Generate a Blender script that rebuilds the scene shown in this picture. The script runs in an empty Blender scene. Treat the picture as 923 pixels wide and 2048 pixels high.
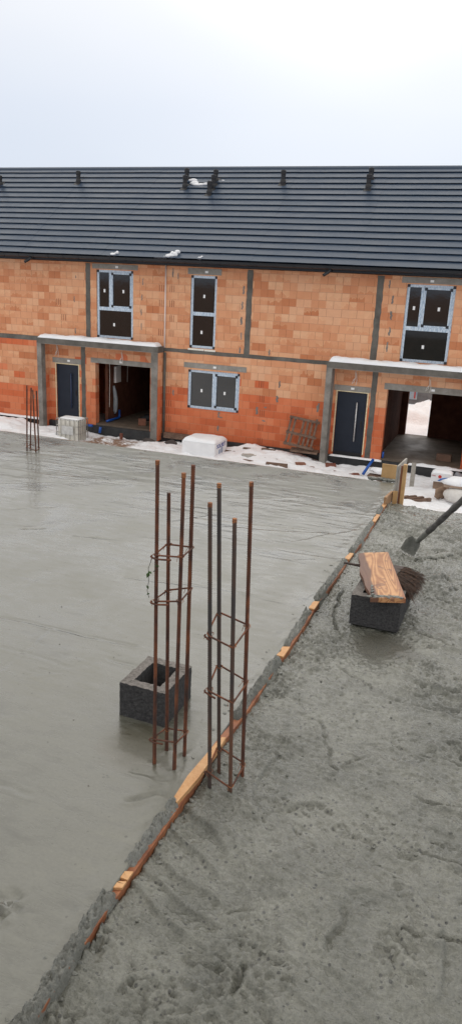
import bpy, bmesh, math, random
import numpy as np
from mathutils import Vector, Matrix
random.seed(7)
SC = bpy.context.scene
COL = SC.collection
# ------------------------------------------------------------------ camera
cd = bpy.data.cameras.new('camera'); cam = bpy.data.objects.new('camera', cd); COL.objects.link(cam)
SC.camera = cam
YAW, PIT, ROL = 0.35336, 0.30344, 0.04657
fw = Vector((-math.sin(YAW)*math.cos(PIT), math.cos(YAW)*math.cos(PIT), -math.sin(PIT)))
rt = Vector((math.cos(YAW), math.sin(YAW), 0)); up = rt.cross(fw)
r2 = rt*math.cos(ROL)+up*math.sin(ROL); u2 = -rt*math.sin(ROL)+up*math.cos(ROL)
M = Matrix((r2, u2, -fw)).transposed().to_4x4(); M.translation = Vector((0, 0, 2.5))
cam.matrix_world = M
cd.sensor_fit = 'VERTICAL'; cd.sensor_height = 36; cd.lens = 36*1509.86/2048
cd.clip_start = 0.05; cd.clip_end = 2000
# ------------------------------------------------------------------ sky and sun
SUN_EL, SUN_AZ = math.radians(34), math.radians(-14)     # azimuth clockwise from +Y
world = bpy.data.worlds.new('World'); SC.world = world; world.use_nodes = True
nt = world.node_tree; nt.nodes.clear()
def N(tree, t, **kw):
    n = tree.nodes.new(t)
    for k, v in kw.items():
        if k.startswith('i_'):
            key = k[2:]; key = int(key) if key.isdigit() else key
            n.inputs[key].default_value = v
        else: setattr(n, k, v)
    return n
out = N(nt, 'ShaderNodeOutputWorld'); bg = N(nt, 'ShaderNodeBackground', i_Strength=0.1)
sky = N(nt, 'ShaderNodeTexSky', sky_type='NISHITA', sun_disc=False, sun_elevation=SUN_EL, sun_rotation=SUN_AZ)
sky.dust_density = 4.0; sky.air_density = 1.0
hs = N(nt, 'ShaderNodeHueSaturation'); hs.inputs['Saturation'].default_value = 0.3
tc = N(nt, 'ShaderNodeTexCoord'); mp = N(nt, 'ShaderNodeMapping'); mp.inputs['Scale'].default_value = (1.0, 1.0, 3.2)
ns = N(nt, 'ShaderNodeTexNoise', i_Scale=1.3, i_Detail=3.0, i_Roughness=0.45)
sep = N(nt, 'ShaderNodeSeparateXYZ')
ra = N(nt, 'ShaderNodeValToRGB'); ra.color_ramp.elements[0].position = 0.0; ra.color_ramp.elements[0].color = (.635, .71, .83, 1)
ra.color_ramp.elements[1].position = 1.0; ra.color_ramp.elements[1].color = (1.36, 1.31, 1.23, 1)
for p_, c_ in ((.07, (.64, .71, .825)), (.18, (.70, .755, .855)), (.28, (.81, .835, .89)), (.42, (1.06, 1.035, 1.005)), (.65, (1.24, 1.20, 1.14))):
    e = ra.color_ramp.elements.new(p_); e.color = (*c_, 1)
cr = N(nt, 'ShaderNodeValToRGB'); cr.color_ramp.elements[0].position = .3; cr.color_ramp.elements[0].color = (.90, .925, .955, 1)
cr.color_ramp.elements[1].position = .7; cr.color_ramp.elements[1].color = (1.05, 1.045, 1.03, 1)
m1 = N(nt, 'ShaderNodeMixRGB', blend_type='MULTIPLY', i_Fac=1.0)
m2 = N(nt, 'ShaderNodeMixRGB', blend_type='MULTIPLY', i_Fac=1.0, i_Color2=(9.7, 9.7, 9.7, 1))
m3 = N(nt, 'ShaderNodeMixRGB', i_Fac=0.93)
L = nt.links.new
L(tc.outputs['Generated'], mp.inputs[0]); L(mp.outputs[0], ns.inputs['Vector']); L(tc.outputs['Generated'], sep.inputs[0])
L(sep.outputs['Z'], ra.inputs[0]); L(ns.outputs[0], cr.inputs[0]); L(ra.outputs[0], m1.inputs[1]); L(cr.outputs[0], m1.inputs[2])
vm = N(nt, 'ShaderNodeVectorMath', operation='DOT_PRODUCT'); vm.inputs[1].default_value = (math.sin(SUN_AZ)*math.cos(math.radians(27)), math.cos(SUN_AZ)*math.cos(math.radians(27)), math.sin(math.radians(27)))
L(tc.outputs['Generated'], vm.inputs[0])
gl = N(nt, 'ShaderNodeMapRange', interpolation_type='SMOOTHERSTEP'); gl.inputs[1].default_value = .955; gl.inputs[2].default_value = 1.0; gl.inputs[3].default_value = 1.0; gl.inputs[4].default_value = 1.25
L(vm.outputs['Value'], gl.inputs[0]); gm = N(nt, 'ShaderNodeVectorMath', operation='SCALE'); L(m1.outputs[0], gm.inputs[0]); L(gl.outputs[0], gm.inputs['Scale'])
L(gm.outputs[0], m2.inputs[1]); L(sky.outputs[0], hs.inputs['Color']); L(hs.outputs[0], m3.inputs[1]); L(m2.outputs[0], m3.inputs[2])
L(m3.outputs[0], bg.inputs['Color']); L(bg.outputs[0], out.inputs[0])
sl = bpy.data.lights.new('sun', 'SUN'); sl.energy = 0.55; sl.angle = math.radians(70); sl.color = (1, .965, .92)
sun = bpy.data.objects.new('sun', sl); COL.objects.link(sun)
sd = Vector((math.sin(SUN_AZ)*math.cos(SUN_EL), math.cos(SUN_AZ)*math.cos(SUN_EL), math.sin(SUN_EL)))
sun.rotation_euler = sd.to_track_quat('Z', 'Y').to_euler(); sun.location = (0, -5, 20)
vs = SC.view_settings; vs.view_transform = 'Standard'; vs.look = 'None'; vs.exposure = 0.13; vs.gamma = 1; vs.use_curve_mapping = False

# ------------------------------------------------------------------ numpy noise
def _hash(ix, iy, s):
    h = (ix.astype(np.int64)*374761393 + iy.astype(np.int64)*668265263 + s*974634777) & 0xffffffff
    h = ((h ^ (h >> 13))*1274126177) & 0xffffffff
    return ((h ^ (h >> 16)) & 0xffff)/65535.0
def vn(x, y, s=0):
    ix = np.floor(x); iy = np.floor(y); fx = x-ix; fy = y-iy
    fx = fx*fx*fx*(fx*(fx*6-15)+10); fy = fy*fy*fy*(fy*(fy*6-15)+10)
    a = _hash(ix, iy, s); b = _hash(ix+1, iy, s); c = _hash(ix, iy+1, s); d = _hash(ix+1, iy+1, s)
    return (a*(1-fx)+b*fx)*(1-fy)+(c*(1-fx)+d*fx)*fy
def fbm(x, y, o=4, s=0):
    r = 0; a = 1; t = 0
    for k in range(o):
        # rotate each octave so that the lattice does not show
        c, q = math.cos(.6*k+.3), math.sin(.6*k+.3)
        r = r+a*vn((x*c-y*q)*2**k+7.3*k, (x*q+y*c)*2**k-3.1*k, s+k); t += a; a *= .5
    return r/t*2-1
def sst(a, b, x):
    t = np.clip((x-a)/(b-a), 0, 1); return t*t*(3-2*t)
def seg_dist(X, Y, pts):
    best = np.full(X.shape, 1e9); sd_ = np.zeros(X.shape)
    for (ax, ay), (bx, by) in zip(pts[:-1], pts[1:]):
        dx, dy = bx-ax, by-ay; l2 = dx*dx+dy*dy
        t = np.clip(((X-ax)*dx+(Y-ay)*dy)/l2, 0, 1)
        d = np.hypot(X-ax-t*dx, Y-ay-t*dy); sg = np.sign((X-ax)*dy-(Y-ay)*dx)
        m = d < best; best = np.where(m, d, best); sd_ = np.where(m, sg, sd_)
    return best, sd_

# ------------------------------------------------------------------ materials
MATS = {}
def mat(name, color=(.5, .5, .5), rough=.7, metal=0.0, var=0.0, vscale=5.0, bump=0.0, bscale=30.0, spec=0.5, color2=None, rough2=None, coat=0):
    if name in MATS: return MATS[name]
    m = bpy.data.materials.new(name); m.use_nodes = True; t = m.node_tree; b = t.nodes['Principled BSDF']
    b.inputs['Base Color'].default_value = (*color, 1); b.inputs['Roughness'].default_value = rough
    b.inputs['Metallic'].default_value = metal; b.inputs['Specular IOR Level'].default_value = spec
    if coat: b.inputs['Coat Weight'].default_value = coat
    co = N(t, 'ShaderNodeTexCoord')
    if var or color2:
        n = N(t, 'ShaderNodeTexNoise', i_Scale=vscale, i_Detail=6.0, i_Roughness=.62); t.links.new(co.outputs['Object'], n.inputs['Vector'])
        r = N(t, 'ShaderNodeValToRGB'); r.color_ramp.elements[0].position = .33; r.color_ramp.elements[1].position = .67
        c2 = color2 or tuple(c*(1+var) for c in color); c1 = color if color2 else tuple(c*(1-var) for c in color)
        r.color_ramp.elements[0].color = (*c1, 1); r.color_ramp.elements[1].color = (*c2, 1)
        t.links.new(n.outputs[0], r.inputs[0]); t.links.new(r.outputs[0], b.inputs['Base Color'])
        if rough2 is not None:
            mr = N(t, 'ShaderNodeMapRange'); mr.inputs[1].default_value = .35; mr.inputs[2].default_value = .65
            mr.inputs[3].default_value = rough; mr.inputs[4].default_value = rough2
            t.links.new(n.outputs[0], mr.inputs[0]); t.links.new(mr.outputs[0], b.inputs['Roughness'])
    if bump:
        n2 = N(t, 'ShaderNodeTexNoise', i_Scale=bscale, i_Detail=5.0, i_Roughness=.6); t.links.new(co.outputs['Object'], n2.inputs['Vector'])
        bp = N(t, 'ShaderNodeBump', i_Strength=bump, i_Distance=.02); t.links.new(n2.outputs[0], bp.inputs['Height']); t.links.new(bp.outputs[0], b.inputs['Normal'])
    MATS[name] = m; return m

def math_(t, op, a=None, b=None, c=None):
    n = t.nodes.new('ShaderNodeMath'); n.operation = op
    for i, v in enumerate((a, b, c)):
        if v is None: continue
        if isinstance(v, (int, float)): n.inputs[i].default_value = v
        else: t.links.new(v, n.inputs[i])
    return n.outputs[0]

def brick_mat(name, z_red=-1.55, patch_t=1.22):
    m = bpy.data.materials.new(name); m.use_nodes = True; t = m.node_tree; b = t.nodes['Principled BSDF']; l = t.links.new
    g = N(t, 'ShaderNodeNewGeometry'); s = N(t, 'ShaderNodeSeparateXYZ'); l(g.outputs['Position'], s.inputs[0])
    u0 = math_(t, 'ADD', s.outputs['X'], s.outputs['Y']); z = s.outputs['Z']
    rowf = math_(t, 'DIVIDE', math_(t, 'ADD', z, 50.14), .25); row = math_(t, 'FLOOR', rowf); fz = math_(t, 'FRACT', rowf)
    # each course starts at its own offset, as hand-laid blocks do
    wr = N(t, 'ShaderNodeTexWhiteNoise', noise_dimensions='1D'); l(row, wr.inputs['W'])
    off = math_(t, 'ADD', math_(t, 'MULTIPLY', math_(t, 'MODULO', row, 2.0), .5), math_(t, 'MULTIPLY', wr.outputs['Value'], .22))
    uf = math_(t, 'ADD', math_(t, 'DIVIDE', math_(t, 'ADD', u0, 100), .497), off)
    colu = math_(t, 'FLOOR', uf); fx = math_(t, 'FRACT', uf)
    cv = N(t, 'ShaderNodeCombineXYZ'); l(colu, cv.inputs[0]); l(row, cv.inputs[1])
    w1 = N(t, 'ShaderNodeTexWhiteNoise', noise_dimensions='2D'); l(cv.outputs[0], w1.inputs['Vector'])
    sc = N(t, 'ShaderNodeSeparateColor'); l(w1.outputs['Color'], sc.inputs[0])
    r1, r2_, r3 = sc.outputs[0], sc.outputs[1], sc.outputs[2]
    # upper clay colours (dry) and lower clay colours (damp, another batch)
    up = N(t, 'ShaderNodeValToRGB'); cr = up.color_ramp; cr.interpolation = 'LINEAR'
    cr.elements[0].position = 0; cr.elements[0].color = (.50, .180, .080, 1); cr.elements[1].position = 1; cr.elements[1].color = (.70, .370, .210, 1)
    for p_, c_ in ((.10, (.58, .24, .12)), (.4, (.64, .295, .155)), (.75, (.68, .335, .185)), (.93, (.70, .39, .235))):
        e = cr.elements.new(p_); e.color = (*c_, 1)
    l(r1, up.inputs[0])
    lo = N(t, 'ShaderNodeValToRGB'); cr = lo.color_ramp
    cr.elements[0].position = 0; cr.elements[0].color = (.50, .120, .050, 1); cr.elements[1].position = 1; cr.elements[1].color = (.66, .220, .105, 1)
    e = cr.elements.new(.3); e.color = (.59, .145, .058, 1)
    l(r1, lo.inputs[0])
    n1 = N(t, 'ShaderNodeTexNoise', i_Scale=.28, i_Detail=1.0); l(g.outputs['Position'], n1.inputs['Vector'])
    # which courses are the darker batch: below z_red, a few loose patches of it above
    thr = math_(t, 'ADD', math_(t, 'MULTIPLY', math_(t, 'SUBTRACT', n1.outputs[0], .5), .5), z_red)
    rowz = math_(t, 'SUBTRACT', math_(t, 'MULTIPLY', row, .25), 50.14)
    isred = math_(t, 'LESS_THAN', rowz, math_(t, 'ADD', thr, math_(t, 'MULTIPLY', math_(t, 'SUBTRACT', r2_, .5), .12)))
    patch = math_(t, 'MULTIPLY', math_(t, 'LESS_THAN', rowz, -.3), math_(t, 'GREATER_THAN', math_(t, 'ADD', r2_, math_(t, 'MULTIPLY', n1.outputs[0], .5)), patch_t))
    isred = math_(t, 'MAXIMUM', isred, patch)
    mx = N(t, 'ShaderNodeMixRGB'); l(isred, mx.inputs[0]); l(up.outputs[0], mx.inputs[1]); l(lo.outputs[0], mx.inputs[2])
    # pale smeared scar along the upper edge of many blocks, its lower border wavy
    cvn = N(t, 'ShaderNodeCombineXYZ'); l(math_(t, 'MULTIPLY', u0, 5.5), cvn.inputs[0]); l(math_(t, 'MULTIPLY', row, 7.13), cvn.inputs[1]); l(math_(t, 'MULTIPLY', colu, 3.7), cvn.inputs[2])
    nw = N(t, 'ShaderNodeTexNoise', i_Scale=1.0, i_Detail=3.0, i_Roughness=.6); l(cvn.outputs[0], nw.inputs['Vector'])
    lim = math_(t, 'ADD', math_(t, 'MULTIPLY', nw.outputs[0], 2.6), -.75)
    scar = math_(t, 'GREATER_THAN', fz, lim)
    band = math_(t, 'LESS_THAN', math_(t, 'ABSOLUTE', math_(t, 'SUBTRACT', fz, lim)), .07)
    has = math_(t, 'MULTIPLY', math_(t, 'GREATER_THAN', r3, .42), math_(t, 'SUBTRACT', 1.0, math_(t, 'MULTIPLY', isred, .93)))
    f1 = math_(t, 'MULTIPLY', math_(t, 'MULTIPLY', has, math_(t, 'ADD', math_(t, 'MULTIPLY', scar, .34), math_(t, 'MULTIPLY', band, .22))), math_(t, 'ADD', .35, math_(t, 'MULTIPLY', r2_, .8)))
    mx2 = N(t, 'ShaderNodeMixRGB', i_Color2=(.76, .46, .27, 1)); l(f1, mx2.inputs[0]); l(mx.outputs[0], mx2.inputs[1])
    # vertical combing of the block face
    rib = math_(t, 'SINE', math_(t, 'MULTIPLY', u0, 420.0))
    n2 = N(t, 'ShaderNodeTexNoise', i_Scale=6.0, i_Detail=5.0, i_Roughness=.65); l(g.outputs['Position'], n2.inputs['Vector'])
    vv = math_(t, 'ADD', .90, math_(t, 'MULTIPLY', n2.outputs[0], .20))
    mm = N(t, 'ShaderNodeVectorMath', operation='SCALE'); l(mx2.outputs[0], mm.inputs[0]); l(vv, mm.inputs['Scale'])
    # joints: thin bed joint, dry tongue-and-groove head joint
    bj = math_(t, 'MAXIMUM', math_(t, 'LESS_THAN', fz, .028), math_(t, 'GREATER_THAN', fz, .985))
    hj = math_(t, 'LESS_THAN', math_(t, 'ABSOLUTE', math_(t, 'SUBTRACT', fx, .5)), .0095)
    mj = N(t, 'ShaderNodeMixRGB', i_Color2=(.62, .36, .24, 1)); l(math_(t, 'MULTIPLY', bj, math_(t, 'ADD', .40, math_(t, 'MULTIPLY', r3, .4))), mj.inputs[0]); l(mm.outputs[0], mj.inputs[1])
    mk = N(t, 'ShaderNodeMixRGB', i_Color2=(.22, .075, .035, 1)); l(math_(t, 'MULTIPLY', hj, math_(t, 'ADD', .45, math_(t, 'MULTIPLY', r2_, .5))), mk.inputs[0]); l(mj.outputs[0], mk.inputs[1])
    bl = math_(t, 'LESS_THAN', fz, .02)
    ml = N(t, 'ShaderNodeMixRGB', i_Color2=(.26, .09, .04, 1)); l(math_(t, 'MULTIPLY', bl, .45), ml.inputs[0]); l(mk.outputs[0], ml.inputs[1])
    l(ml.outputs[0], b.inputs['Base Color'])
    b.inputs['Roughness'].default_value = .85; b.inputs['Specular IOR Level'].default_value = .25
    jn = math_(t, 'MAXIMUM', bj, hj)
    hgt = math_(t, 'ADD', math_(t, 'ADD', math_(t, 'MULTIPLY', jn, -1.0), math_(t, 'MULTIPLY', rib, .08)), math_(t, 'ADD', math_(t, 'MULTIPLY', n2.outputs[0], .5), math_(t, 'MULTIPLY', r1, .5)))
    bp = N(t, 'ShaderNodeBump', i_Strength=.6, i_Distance=.006); l(hgt, bp.inputs['Height']); l(bp.outputs[0], b.inputs['Normal'])
    return m
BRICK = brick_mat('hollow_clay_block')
INNER = mat('shade_toned_inner_block', (.085, .032, .020), .9, bump=.4, bscale=12, vscale=3, color2=(.15, .062, .038), spec=.2)  # same clay block, darkened so the dim garage interior is painted in
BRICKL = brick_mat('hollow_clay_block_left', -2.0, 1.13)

def concrete_mat(name, ca, cb, rough_lo, rough_hi, bump, fine, streak=False, pits=0.3, spec=.5, puddle=None):
    m = bpy.data.materials.new(name); m.use_nodes = True; t = m.node_tree; b = t.nodes['Principled BSDF']; l = t.links.new
    g = N(t, 'ShaderNodeNewGeometry'); pos = g.outputs['Position']
    n0 = N(t, 'ShaderNodeTexNoise', i_Scale=1.3, i_Detail=5.0, i_Roughness=.6, i_Distortion=.6); l(pos, n0.inputs['Vector'])
    mp = N(t, 'ShaderNodeMapping'); mp.inputs['Scale'].default_value = (1.0, 3.4, 1.0) if streak else (1, 1, 1); mp.inputs['Rotation'].default_value = (0, 0, .08); l(pos, mp.inputs[0])
    n1 = N(t, 'ShaderNodeTexNoise', i_Scale=5.0, i_Detail=7.0, i_Roughness=.65, i_Distortion=.4); l(mp.outputs[0], n1.inputs['Vector'])
    n2 = N(t, 'ShaderNodeTexNoise', i_Scale=fine, i_Detail=4.0, i_Roughness=.7); l(pos, n2.inputs['Vector'])
    v = N(t, 'ShaderNodeTexVoronoi', i_Scale=26.0, i_Randomness=1.0); l(pos, v.inputs['Vector'])
    a = math_(t, 'ADD', math_(t, 'MULTIPLY', n0.outputs[0], .6), math_(t, 'MULTIPLY', n1.outputs[0], .4))
    r = N(t, 'ShaderNodeValToRGB'); r.color_ramp.elements[0].position = .36; r.color_ramp.elements[1].position = .64
    r.color_ramp.elements[0].color = (*ca, 1); r.color_ramp.elements[1].color = (*cb, 1); l(a, r.inputs[0])
    if puddle:
        dv = N(t, 'ShaderNodeVectorMath', operation='DISTANCE'); l(pos, dv.inputs[0]); dv.inputs[1].default_value = (puddle[0], puddle[1], 0)
        pk = N(t, 'ShaderNodeMapRange', interpolation_type='SMOOTHSTEP'); pk.inputs[1].default_value = puddle[2]*.55; pk.inputs[2].default_value = puddle[2]*1.05; pk.inputs[3].default_value = .8; pk.inputs[4].default_value = 0
        l(math_(t, 'ADD', dv.outputs['Value'], math_(t, 'MULTIPLY', math_(t, 'SUBTRACT', n1.outputs[0], .5), .25)), pk.inputs[0])
        pm_ = N(t, 'ShaderNodeMixRGB', i_Color2=(.085, .078, .055, 1)); l(pk.outputs[0], pm_.inputs[0]); l(r.outputs[0], pm_.inputs[1]); base_ = pm_.outputs[0]
    else: base_ = r.outputs[0]
    # dark specks where sand and stones show
    pm = math_(t, 'MULTIPLY', math_(t, 'LESS_THAN', v.outputs['Distance'], .2), math_(t, 'GREATER_THAN', math_(t, 'ADD', n1.outputs[0], math_(t, 'MULTIPLY', n0.outputs[0], .5)), .86 if streak else .78))
    mx = N(t, 'ShaderNodeMixRGB', i_Color2=(.025, .025, .021, 1)); l(math_(t, 'MULTIPLY', pm, pits), mx.inputs[0]); l(base_, mx.inputs[1])
    fn = N(t, 'ShaderNodeMapRange'); fn.inputs[1].default_value = .3; fn.inputs[2].default_value = .7; fn.inputs[3].default_value = .88-.22*(not streak); fn.inputs[4].default_value = 1.10+.12*(not streak); l(n2.outputs[0], fn.inputs[0])
    sc = N(t, 'ShaderNodeVectorMath', operation='SCALE'); l(mx.outputs[0], sc.inputs[0]); l(fn.outputs[0], sc.inputs['Scale'])
    l(sc.outputs[0], b.inputs['Base Color'])
    mr = N(t, 'ShaderNodeMapRange'); mr.inputs[1].default_value = .38; mr.inputs[2].default_value = .62; mr.inputs[3].default_value = rough_lo; mr.inputs[4].default_value = rough_hi
    l(a, mr.inputs[0]); l(mr.outputs[0], b.inputs['Roughness']); b.inputs['Specular IOR Level'].default_value = spec
    b.inputs['Coat Weight'].default_value = .36 if streak else .5; b.inputs['Coat Roughness'].default_value = .10; b.inputs['Coat IOR'].default_value = 1.4
    h = math_(t, 'ADD', math_(t, 'MULTIPLY', n1.outputs[0], 1.0), math_(t, 'MULTIPLY', n2.outputs[0], .35 if streak else .8))
    h = math_(t, 'SUBTRACT', h, math_(t, 'MULTIPLY', pm, .25*pits))
    bp = N(t, 'ShaderNodeBump', i_Strength=bump, i_Distance=.012 if streak else .018); l(h, bp.inputs['Height']); l(bp.outputs[0], b.inputs['Normal'])
    return m
SMOOTH = concrete_mat('wet_trowelled_concrete', (.058, .058, .044), (.165, .162, .134), .07, .62, .20, 60, True, .5, .6, (-1.66, 3.2, .26))
ROUGHC = concrete_mat('wet_raked_concrete', (.078, .079, .060), (.215, .213, .176), .08, .36, 1.0, 80, False, .8, .85, (-.64, 5.08, .30))
CRUST = concrete_mat('drying_concrete_crust', (.15, .152, .13), (.30, .30, .27), .3, .6, 1.0, 120, False, .6, .4)
SETC = mat('set_concrete', (.135, .122, .106), .85, vscale=2.6, bump=.4, bscale=25, color2=(.27, .25, .225))
BEAMC = mat('damp_set_concrete', (.075, .068, .058), .8, bump=.4, bscale=25, vscale=2.5, color2=(.15, .138, .12))
LINT = mat('lintel_concrete', (.21, .195, .17), .85, bump=.3, bscale=30, vscale=4, color2=(.32, .30, .27))
ROOFM = mat('anthracite_roof_steel', (.018, .037, .070), .38, bump=.05, bscale=4, vscale=1.2, color2=(.026, .048, .086), rough2=.48, spec=.5)
DARKM = mat('dark_gutter_steel', (.009, .011, .015), .34, spec=.4)
VENTM = mat('black_vent_plastic', (.010, .010, .013), .5)
FOAM = mat('yellow_foam', (.72, .64, .42), .9, var=.2, vscale=14, bump=.8, bscale=30)
GLASS = mat('dark_window_glass', (.004, .004, .0045), .05, vscale=2.0, color2=(.009, .007, .007), bump=.05, bscale=2, spec=.8)
STICK = mat('white_sticker', (.8, .8, .8), .6)
TAPEK = mat('black_corner_tape', (.012, .014, .022), .5)
DOORM = mat('anthracite_door_steel', (.011, .016, .028), .5, vscale=2, color2=(.016, .022, .036), spec=.3)
HANDM = mat('wrapped_steel_handle', (.62, .61, .60), .35, metal=.5, var=.25, vscale=20)
HANDD = mat('blue_film_handle', (.02, .04, .10), .4)
SNOW = mat('snow', (.84, .85, .88), .75, bump=.5, bscale=9, vscale=3, color2=(.91, .91, .925), spec=.2)
PLINTH = mat('black_foundation_membrane', (.018, .019, .022), .6, bump=.5, bscale=12, vscale=4, color2=(.045, .045, .045))
WOODW = mat('weathered_wood', (.10, .055, .038), .8, bump=.5, bscale=20, vscale=8, color2=(.21, .135, .095))
WOODP = mat('plywood_face', (.42, .25, .10), .6, bump=.2, bscale=20, vscale=6, color2=(.60, .37, .17))
WOODG = mat('concrete_stained_wood', (.25, .23, .20), .8, bump=.5, bscale=20, vscale=8, color2=(.40, .37, .33))
BLUEP = mat('blue_plastic_pipe', (.012, .095, .42), .4)
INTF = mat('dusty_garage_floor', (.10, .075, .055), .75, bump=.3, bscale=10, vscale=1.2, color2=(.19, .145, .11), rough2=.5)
WHITEP = mat('white_plastic', (.72, .71, .68), .5, var=.08, vscale=3)
GREYP = mat('grey_fabric', (.22, .25, .27), .9, bump=.5, bscale=14, vscale=5, color2=(.34, .36, .38))
BLACKM = mat('matt_black', (.012, .012, .014), .7)

def tape_mat():
    m = bpy.data.materials.new('blue_striped_protective_film'); m.use_nodes = True; t = m.node_tree; b = t.nodes['Principled BSDF']; l = t.links.new
    g = N(t, 'ShaderNodeNewGeometry'); mp = N(t, 'ShaderNodeMapping'); mp.inputs['Rotation'].default_value = (0, .35, 0); mp.inputs['Scale'].default_value = (1, 1, .16); l(g.outputs['Position'], mp.inputs[0])
    n = N(t, 'ShaderNodeTexNoise', i_Scale=75.0, i_Detail=1.0); l(mp.outputs[0], n.inputs['Vector'])
    r = N(t, 'ShaderNodeValToRGB'); r.color_ramp.elements[0].position = .42; r.color_ramp.elements[0].color = (.33, .43, .55, 1)
    r.color_ramp.elements[1].position = .55; r.color_ramp.elements[1].color = (.60, .68, .76, 1)
    l(n.outputs[0], r.inputs[0]); l(r.outputs[0], b.inputs['Base Color']); b.inputs['Roughness'].default_value = .4
    return m
TAPE = tape_mat()
def rust_mat(name, c0, c1, c2, rough=.75, sc=18, cut=(.35, .5, .66)):
    m = bpy.data.materials.new(name); m.use_nodes = True; t = m.node_tree; b = t.nodes['Principled BSDF']; l = t.links.new
    g = N(t, 'ShaderNodeNewGeometry'); mp = N(t, 'ShaderNodeMapping'); mp.inputs['Scale'].default_value = (1, 1, .35); l(g.outputs['Position'], mp.inputs[0])
    n = N(t, 'ShaderNodeTexNoise', i_Scale=float(sc), i_Detail=6.0, i_Roughness=.7); l(mp.outputs[0], n.inputs['Vector'])
    r = N(t, 'ShaderNodeValToRGB'); r.color_ramp.elements[0].position = cut[0]; r.color_ramp.elements[0].color = (*c0, 1)
    r.color_ramp.elements[1].position = cut[2]; r.color_ramp.elements[1].color = (*c2, 1); e = r.color_ramp.elements.new(cut[1]); e.color = (*c1, 1)
    l(n.outputs[0], r.inputs[0]); l(r.outputs[0], b.inputs['Base Color']); b.inputs['Roughness'].default_value = rough
    bp = N(t, 'ShaderNodeBump', i_Strength=.5, i_Distance=.003); n3 = N(t, 'ShaderNodeTexNoise', i_Scale=300.0); l(g.outputs['Position'], n3.inputs['Vector']); l(n3.outputs[0], bp.inputs['Height']); l(bp.outputs[0], b.inputs['Normal'])
    return m
RUST = rust_mat('rusty_steel', (.045, .024, .018), (.11, .040, .022), (.23, .075, .028))
RUSTD = rust_mat('dark_mill_steel', (.050, .044, .042), (.085, .050, .036), (.19, .075, .035), .6, 8, (.40, .54, .68))
RUSTB = rust_mat('bright_rust_wire', (.12, .045, .022), (.25, .09, .035), (.42, .17, .06))

# ------------------------------------------------------------------ mesh helpers
def root_offset(o):
    v = Vector((0, 0, 0))
    while o is not None: v += o.location; o = o.parent
    return v
def obj(name, bm, m, parent=None, smooth=False, label=None):
    """link world-space bmesh as ONE object; origin follows its thing"""
    me = bpy.data.meshes.new(name)
    if isinstance(bm, bmesh.types.BMesh):
        bmesh.ops.recalc_face_normals(bm, faces=bm.faces[:])
        bm.to_mesh(me); bm.free()
    else:
        me = bm
    o = bpy.data.objects.new(name, me); COL.objects.link(o)
    if m: me.materials.append(m)
    if parent is not None:
        o.parent = parent; me.transform(Matrix.Translation(-root_offset(parent)))
    else:
        vs_ = np.empty(len(me.vertices)*3); me.vertices.foreach_get('co', vs_); vs_ = vs_.reshape(-1, 3)
        c = Vector(((vs_[:, 0].min()+vs_[:, 0].max())/2, (vs_[:, 1].min()+vs_[:, 1].max())/2, vs_[:, 2].min()))
        me.transform(Matrix.Translation(-c)); o.location = c
    if smooth:
        me.polygons.foreach_set('use_smooth', [True]*len(me.polygons))
    me.update()
    if label: o['label'] = label
    return o
def islands(name, bm, m, parent, smooth=False):
    left = set(bm.verts)
    while left:
        st = [left.pop()]; grp = [st[0]]
        while st:
            v = st.pop()
            for e in v.link_edges:
                w = e.other_vert(v)
                if w in left: left.discard(w); st.append(w); grp.append(w)
        nb = bmesh.new(); mp_ = {v: nb.verts.new(v.co) for v in grp}
        for f in {f for v in grp for f in v.link_faces}: nb.faces.new([mp_[v] for v in f.verts])
        obj(name, nb, m, parent, smooth)
    bm.free()
def tag(o, label, cat, group=None, kind=None):
    if label: o['label'] = label
    if cat: o['category'] = cat
    if group: o['group'] = group
    if kind: o['kind'] = kind
    return o
def thing(name, label, cat, loc, group=None):
    o = bpy.data.objects.new(name, None); COL.objects.link(o); o.location = loc; o.empty_display_size = .1
    return tag(o, label, cat, group)
def box(bm, x0, x1, y0, y1, z0, z1, rot=0, c=None, bev=0):
    vs_ = [bm.verts.new(p) for p in ((x0, y0, z0), (x1, y0, z0), (x1, y1, z0), (x0, y1, z0), (x0, y0, z1), (x1, y0, z1), (x1, y1, z1), (x0, y1, z1))]
    fs = [bm.faces.new([vs_[i] for i in q]) for q in ((0, 3, 2, 1), (4, 5, 6, 7), (0, 1, 5, 4), (1, 2, 6, 5), (2, 3, 7, 6), (3, 0, 4, 7))]
    if rot:
        cc = Vector(c) if c else Vector(((x0+x1)/2, (y0+y1)/2, z0)); R = Matrix.Rotation(rot, 3, 'Z')
        for v in vs_: v.co = cc+R@(v.co-cc)
    if bev:
        es = {e for f in fs for e in f.edges}
        bmesh.ops.bevel(bm, geom=list(es), offset=bev, segments=2, affect='EDGES', profile=.6)
    return bm
def B(*a, **k): return box(bmesh.new(), *a, **k)
def prism(bm, pts, ax, a, b):
    """extrude polygon pts (2-D) along axis ax from a to b"""
    def P3(p, t):
        return {'x': (t, p[0], p[1]), 'y': (p[0], t, p[1]), 'z': (p[0], p[1], t)}[ax]
    A = [bm.verts.new(P3(p, a)) for p in pts]; Bv = [bm.verts.new(P3(p, b)) for p in pts]; n = len(pts)
    bm.faces.new(A); bm.faces.new(Bv[::-1])
    for i in range(n): bm.faces.new((A[i], A[(i+1) % n], Bv[(i+1) % n], Bv[i]))
    return bm
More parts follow.
